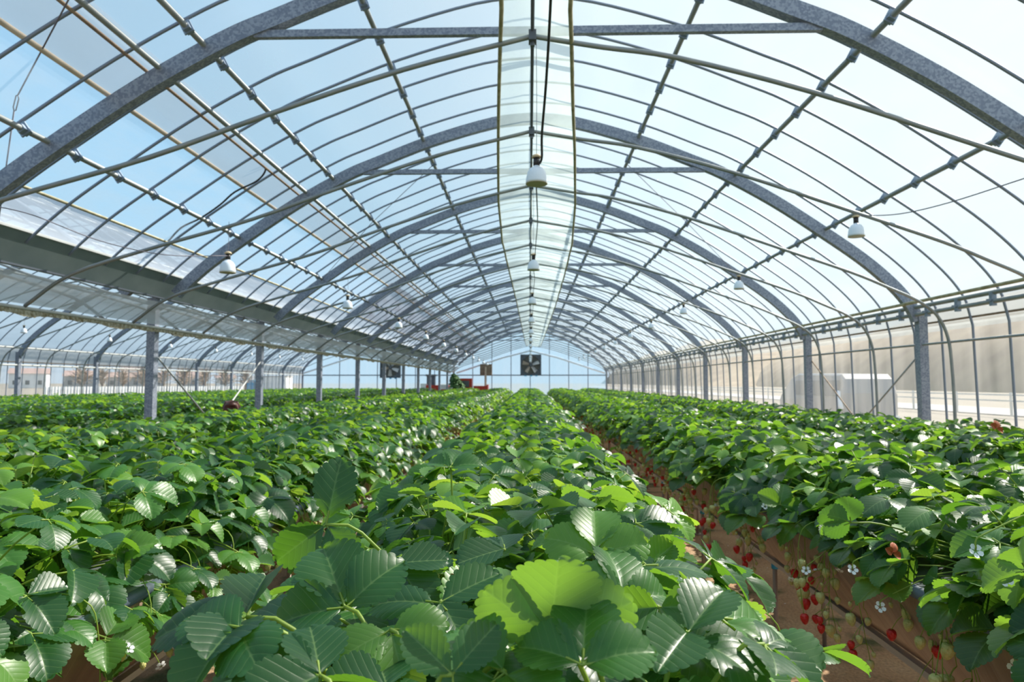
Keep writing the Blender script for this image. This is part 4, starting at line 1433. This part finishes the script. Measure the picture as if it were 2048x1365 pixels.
for s in (-1, 1):
    for k in range(4):
        b.tube(catmull([(s * .15 + (k - 1.5) * .018, -.40, .58), (s * .15 + (k - 1.5) * .019, -.44, .575), (s * .15 + (k - 1.5) * .019, -.465, .55)], 2), .0085, 6, taper=.8)
    b.tube([(s * (.15 - .03), -.385, .58), (s * (.15 - .05), -.42, .57)], .009, 6)
b.build('fingers', M['skin'], pt, True)
vj = vb[:4] + [vb[14], vb[15], (-.19, -.27, .62), vb[18], vb[19], (.19, -.27, .62)]
skin_body('jacket', [(x, y, z) for x, y, z in vj], [(0, 1), (1, 2), (2, 3), (3, 4), (4, 5), (5, 6), (3, 7), (7, 8), (8, 9)], [.145, .145, .165, .115, .07, .058, .045, .07, .058, .045], M['cloth_g'], pt)
skin_body('trousers', [vb[0]] + vb[6:9] + vb[10:13], [(0, 1), (1, 2), (2, 3), (0, 4), (4, 5), (5, 6)], [.14, .10, .075, .05, .10, .075, .05], M['cloth_b'], pt)
b = MB()
r_ = random.Random(5)
for s in (0,):
    n1, n2 = 20, 12
    vs = []
    for j in range(n2 + 1):
        for i in range(n1):
            a = 2 * PI * i / n1; ph = PI * j / n2 * .78
            rr = .108 + r_.uniform(-.003, .003)
            front = math.cos(a + PI / 2) > .55 and ph > 1.2
            x_, y_, z_ = math.cos(a) * math.sin(ph) * rr * .92, math.sin(a) * math.sin(ph) * rr * 1.08, math.cos(ph) * rr * 1.12
            if math.sin(a) < -.6 and ph > 1.15: y_ *= .62
            vs.append((x_, y_ - .14, z_ + 1.205))
    b.add(vs, [(j * n1 + i, j * n1 + (i + 1) % n1, (j + 1) * n1 + (i + 1) % n1, (j + 1) * n1 + i) for j in range(n2) for i in range(n1)])
for k in range(26):
    a = PI * (k / 25) - .0
    x_, y_ = math.cos(a) * .098, math.sin(a) * .09
    b.tube(catmull([(x_ * .6, y_ * .6 - .14, 1.31), (x_, y_ - .14, 1.23), (x_ * 1.08, y_ * 1.05 - .14, 1.10), (x_ * 1.0, y_ - .13, .97 + .02 * math.sin(k * 2.1))], 3), .017, 6, taper=.5)
b.build('hair', M['hair'], pt, True)
b = MB()
for s in (-1, 1): b.lathe([(0, .010), (.008, .007), (.010, 0), (0, -.008)], 10, (s * .032, -.226, 1.165))
b.build('eyes', M['glass_dark'], pt, True)
b = MB()
for s in (-1, 1):
    b.box(s * .15 - .045, s * .15 + .045, -.30, -.04, 0, .035); b.box(s * .15 - .042, s * .15 + .042, -.28, -.05, .035, .075)
b.build('shoes', M['black'], pt)

# ------------------------------------------------------------------ red farm truck at the far end and things beside it
t = empty('farm_truck', (-3.25, 36.45, 0), 'small red farm truck parked at the far end behind the beds', 'truck')
b = MB(); b.box(-.62, .28, -.3, .42, .62, 1.22); b.box(-.55, .2, -.28, .40, 1.22, 1.78)
b.build('cab', M['red_paint'], t)
b = MB(); b.box(-.42, .06, -.30, -.285, 1.32, 1.66); b.build('windscreen', M['glass_dark'], t)
b = MB(); b.box(.28, 1.05, -.3, .42, .75, 1.38); b.box(.98, 1.05, -.3, .42, 1.38, 1.45)
b.build('load_bed', M['red_paint'], t)
for x_ in (-.3, .75):
    for yy in (-.28, .30):
        b = MB(); b.tube([(x_, yy, .32), (x_, yy + .14, .32)], .32, 18); b.build('wheel', M['rubber'], t)
t = empty('farm_truck', (-4.9, 36.45, 0), 'second red vehicle with a pale load half hidden by the far posts', 'truck')
b = MB(); b.box(-.6, .6, -.25, .35, .6, 1.42); b.build('cab', M['red_paint'], t)
b = MB(); b.box(-.9, -.6, -.2, .3, .7, 1.50); b.box(.1, .5, -.26, -.2, 1.2, 1.45); b.build('crate', M['wallw'], t)
for x_ in (-.4, .4):
    b = MB(); b.tube([(x_, -.3, .3), (x_, -.15, .3)], .3, 18); b.build('wheel', M['rubber'], t)
t = empty('potted_shrub', (-3.95, 35.6, 0), 'bushy dark green potted shrub beside the red truck at the far end', 'plant')
b = MB(); b.lathe([(0, 0), (.2, 0), (.27, .4), (.25, .4), (.22, .36), (0, .36)], 16); b.build('pot', M['roofp'], t)
b = MB(); b.tube([(0, 0, .36), (.02, 0, .9), (0, .02, 1.5)], .03, 6, taper=.4); b.build('stem', M['bark'], t)
A = Arr(); r_ = random.Random(9)
for i in range(420):
    V, Q, U, T, Mi = LEAF[3][r_.randrange(NLV)]
    zz = r_.random(); a = r_.uniform(0, 6.28); rr = .5 * (1 - zz) ** .7 * math.sqrt(r_.random()) + .05
    Rm = np.array(frame((math.cos(a), math.sin(a), -.2), (math.cos(a) * .6, math.sin(a) * .6, 1)))
    A.add((V * 1.3) @ Rm.T + np.array([rr * math.cos(a) + .25 * (1 - zz), rr * math.sin(a), 1.0 + zz * 1.0]), Q, U, 0)
link('foliage', np_mesh('foliage', A.pack(), [M['potleaf']]), t)
t = empty('machine', (-5.35, 37.1, 0), 'dark upright machine standing against the end wall left of the truck', 'machine')
b = MB(); b.box(-.22, .22, -.2, .2, 0, 1.9); b.build('body', M['dark_steel'], t)
b = MB(); b.box(-.27, .27, -.25, .25, 1.9, 2.0); b.build('top', M['glass_dark'], t)
b = MB(); b.tube([(-.08, -.23, .2), (-.08, -.23, 1.95)], .03, 8); b.build('pipe', M['cream'], t)
t = empty('heater', (-2.35, 36.9, 0), 'brown grey box heater with a flue fixed at the end wall', 'heater')
b = MB(); b.box(-.32, .32, -.12, .2, 1.95, 2.55); b.build('casing', M['rust'], t)
b = MB(); b.tube([(-.02, -.16, 1.2), (-.02, -.16, 2.4)], .055, 10); b.build('flue', M['cream'], t)
b = MB(); b.box(-.03, .03, -.02, .1, 0, 1.95); b.build('stand', M['dark_steel'], t)

# ------------------------------------------------------------------ outside, right: van, guard rail
t = empty('van', (9.0, 22.4, 0), 'silver grey van parked outside the right side wall', 'van')
side = [(-2.5, .35), (-2.5, 1.25), (-2.42, 1.66), (-2.2, 1.80), (.9, 1.86), (1.5, 1.74), (2.35, 1.15), (2.5, .95), (2.5, .35)]
b = MB()
m = len(side)
for q in (0, 1):
    pass
vs = [(x, y, z) for x in (-.05, 1.55) for y, z in side]
vs = []
for x, ins in ((-.0, 0.0), (.06, .0), (1.5, .0), (1.56, .0)):
    e_ = .05 if x in (0.0, 1.56) else 0
    vs += [(x + (0.06 if z > 1.3 and x < .5 else -.06 if z > 1.3 else 0), y * (1 - e_ * .3), z - e_ * (z > 1)) for y, z in side]
fs = [(k * m + i, k * m + (i + 1) % m, (k + 1) * m + (i + 1) % m, (k + 1) * m + i) for k in range(3) for i in range(m)]
fs += [tuple(reversed(range(m))), tuple(range(3 * m, 4 * m))]
b.add(vs, fs)
b.build('body', M['silver_paint'], t)
for (ya, yb_) in ((-2.3, -1.1), (-1.0, .1), (.2, 1.1)):
    b = MB(); b.add([(-.0, ya, 1.15), (-.0, yb_, 1.15), (.045, yb_ - .06, 1.62), (.045, ya + .06, 1.62)], [(0, 1, 2, 3)]); b.v = [(x - .015, y, z) for x, y, z in b.v]; b.build('side_window', M['glass_dark'], t)
for yy in (-1.6, 1.6):
    for xx in (.02, 1.36):
        b = MB(); b.tube([(xx, yy, .33), (xx + .18, yy, .33)], .33, 22); w_ = b.build('wheel', M['rubber'], t, True)
        b = MB(); b.tube([(xx - .008, yy, .33), (xx + .188, yy, .33)], .19, 16); b.build('hub_cap', M['silver'], w_, True)
b = MB(); b.box(.0, 1.56, -2.56, -2.48, .35, .6); b.box(0, 1.56, 2.46, 2.56, .35, .6); b.build('bumper', M['white'], t)
b = MB(); b.tube(catmull([(-.12, -2.45, 1.3), (-.14, -2.52, 1.1), (-.10, -2.6, .8)], 3), .07, 8); b.build('mirror', M['white'], t, True)
t = empty('guard_rail', (0, 0, 0), 'pale steel guard rail along the road beyond the right wall', 'guard rail')
b = MB(); b.box(22, 22.06, -20, 140, .95, 1.02); b.box(22, 22.06, -20, 140, .68, .75); b.build('rail', M['white_rail'], t)
for k in range(40):
    b = MB(); b.box(22.07, 22.15, -20 + 4 * k, -19.92 + 4 * k, 0, 1.1); b.build('post', M['white_rail'], t)
b = MB(); b.box(23, 29, -60, 300, -.05, .0)
tag(b.build('road', M['road']), 'narrow grey road beyond the guard rail', 'road', kind='structure')

# ------------------------------------------------------------------ outside, left: fence, houses, bare trees
def house(x, y, w, d, h, rh, mat, lab, rz=0):
    t = empty('house', (x, y, 0), lab, 'house', 'distant houses beyond the left wall', rz)
    b = MB(); b.box(-w / 2, w / 2, -d / 2, d / 2, 0, h); b.build('walls', mat, t)
    b = MB(); b.add([(-w / 2 - .4, -d / 2 - .4, h), (w / 2 + .4, -d / 2 - .4, h), (w / 2 + .4, d / 2 + .4, h), (-w / 2 - .4, d / 2 + .4, h), (-w / 2 - .4, 0, h + rh), (w / 2 + .4, 0, h + rh)],
                    [(0, 1, 5, 4), (2, 3, 4, 5), (0, 4, 3), (1, 2, 5), (3, 2, 1, 0)])
    b.build('roof', M['roofp'], t)
    for k in range(int(w // 3)):
        xx = -w / 2 + 1.5 + 3 * k
        b = MB(); b.box(xx - .5, xx + .5, -d / 2 - .03, -d / 2 + .02, 1, 2.2); b.build('window', M['glass_dark'], t)


hs = [(-146, 196, 9, 7, 4.2, 1.6, 'wallw', 'white house, farthest left of those seen beyond the far wall'), (-127, 190, 7, 7, 3.4, 1.6, 'wallp', 'beige house with a dark roof right of the leftmost white house'),
      (-118, 202, 15, 7, 3.2, 1.5, 'wallp', 'long low house with a brown roof beyond the far wall'), (-131, 222, 6, 6, 5.6, 1.0, 'wallw', 'tall narrow white house behind the long low house'),
      (-104, 208, 8, 7, 3.4, 1.7, 'wallp', 'small beige house near the bare trees'), (-90, 200, 5, 5, 3.0, .8, 'wallw', 'white shed seen just left of the second post')]
for h_ in hs: house(h_[0], h_[1], h_[2], h_[3], h_[4], h_[5], M[h_[6]], h_[7], rz=.5)
t = empty('container', (-33.6, 90, 0), 'large white storage container outside the far end of the left wall', 'container')
b = MB()
b.box(-1.7, 1.7, -1.2, 1.2, -.07, 2.35)
for k in range(12): b.box(-1.6 + k * .28, -1.5 + k * .28, -1.25, -1.2, .2, 2.25)
b.build('body', M['wallw'], t)
b = MB(); b.box(-1.8, 1.8, -1.3, 1.3, 2.35, 2.45); b.build('roof', M['wallp'], t)
b = MB(); b.box(-37.4, -36.1, 89, 89.3, -.07, 1.9); tag(b.build('tarpaulin', M['blue']), 'blue sheet leaning beside the white container outside', 'tarpaulin')
t = empty('fence', (0, 0, 0), 'white picket fence across the field beyond the left wall', 'fence')
fa, fb = Vector((-36, 50, 0)), Vector((-25.5, 60, 0))
b = MB()
for k in range(72):
    p = fa.lerp(fb, k / 71)
    b.box(p.x - .09, p.x + .09, p.y - .03, p.y + .03, 0, 1.25)
tag(b.build('pickets', M['wallw'], t), kind=None)
b = MB()
for z in (.4, 1.0): b.tube([fa + Vector((0, .05, z)), fb + Vector((0, .05, z))], .05, 4)
b.build('rail', M['wallw'], t)
r_ = random.Random(21)
TR = ['leftmost', 'second from the left', 'third from the left', 'fourth from the left', 'fifth from the left', 'sixth from the left', 'seventh from the left', 'eighth from the left', 'rightmost']
for k in range(9):
    y_ = 84 + r_.uniform(-3, 12); x_ = (150 + k * 42 - 1059) / F * y_
    t = empty('bare_tree', (x_, y_, 0), 'bare brown winter tree outside the far left wall, %s' % TR[k], 'tree', 'bare trees beyond the left wall')
    b = MB(); b.tube([(0, 0, 0), (.1, 0, 2.0), (0, .1, 3)], .16, 7, taper=.5); b.build('trunk', M['bark'], t)
    b = MB()
    hgt = r_.uniform(2.2, 3.6)
    for q in range(130):
        a = r_.uniform(0, 6.28); e_ = r_.uniform(.1, 1.4)
        s0 = Vector((0, 0, r_.uniform(1.2, 2.6)))
        e1 = s0 + Vector((math.cos(a) * math.cos(e_), math.sin(a) * math.cos(e_), math.sin(e_))) * r_.uniform(1.0, hgt * .6)
        b.tube([s0, s0.lerp(e1, .5) + Vector((0, 0, .1)), e1], .05, 3, taper=.4)
    b.build('crown', M['twig'], t)
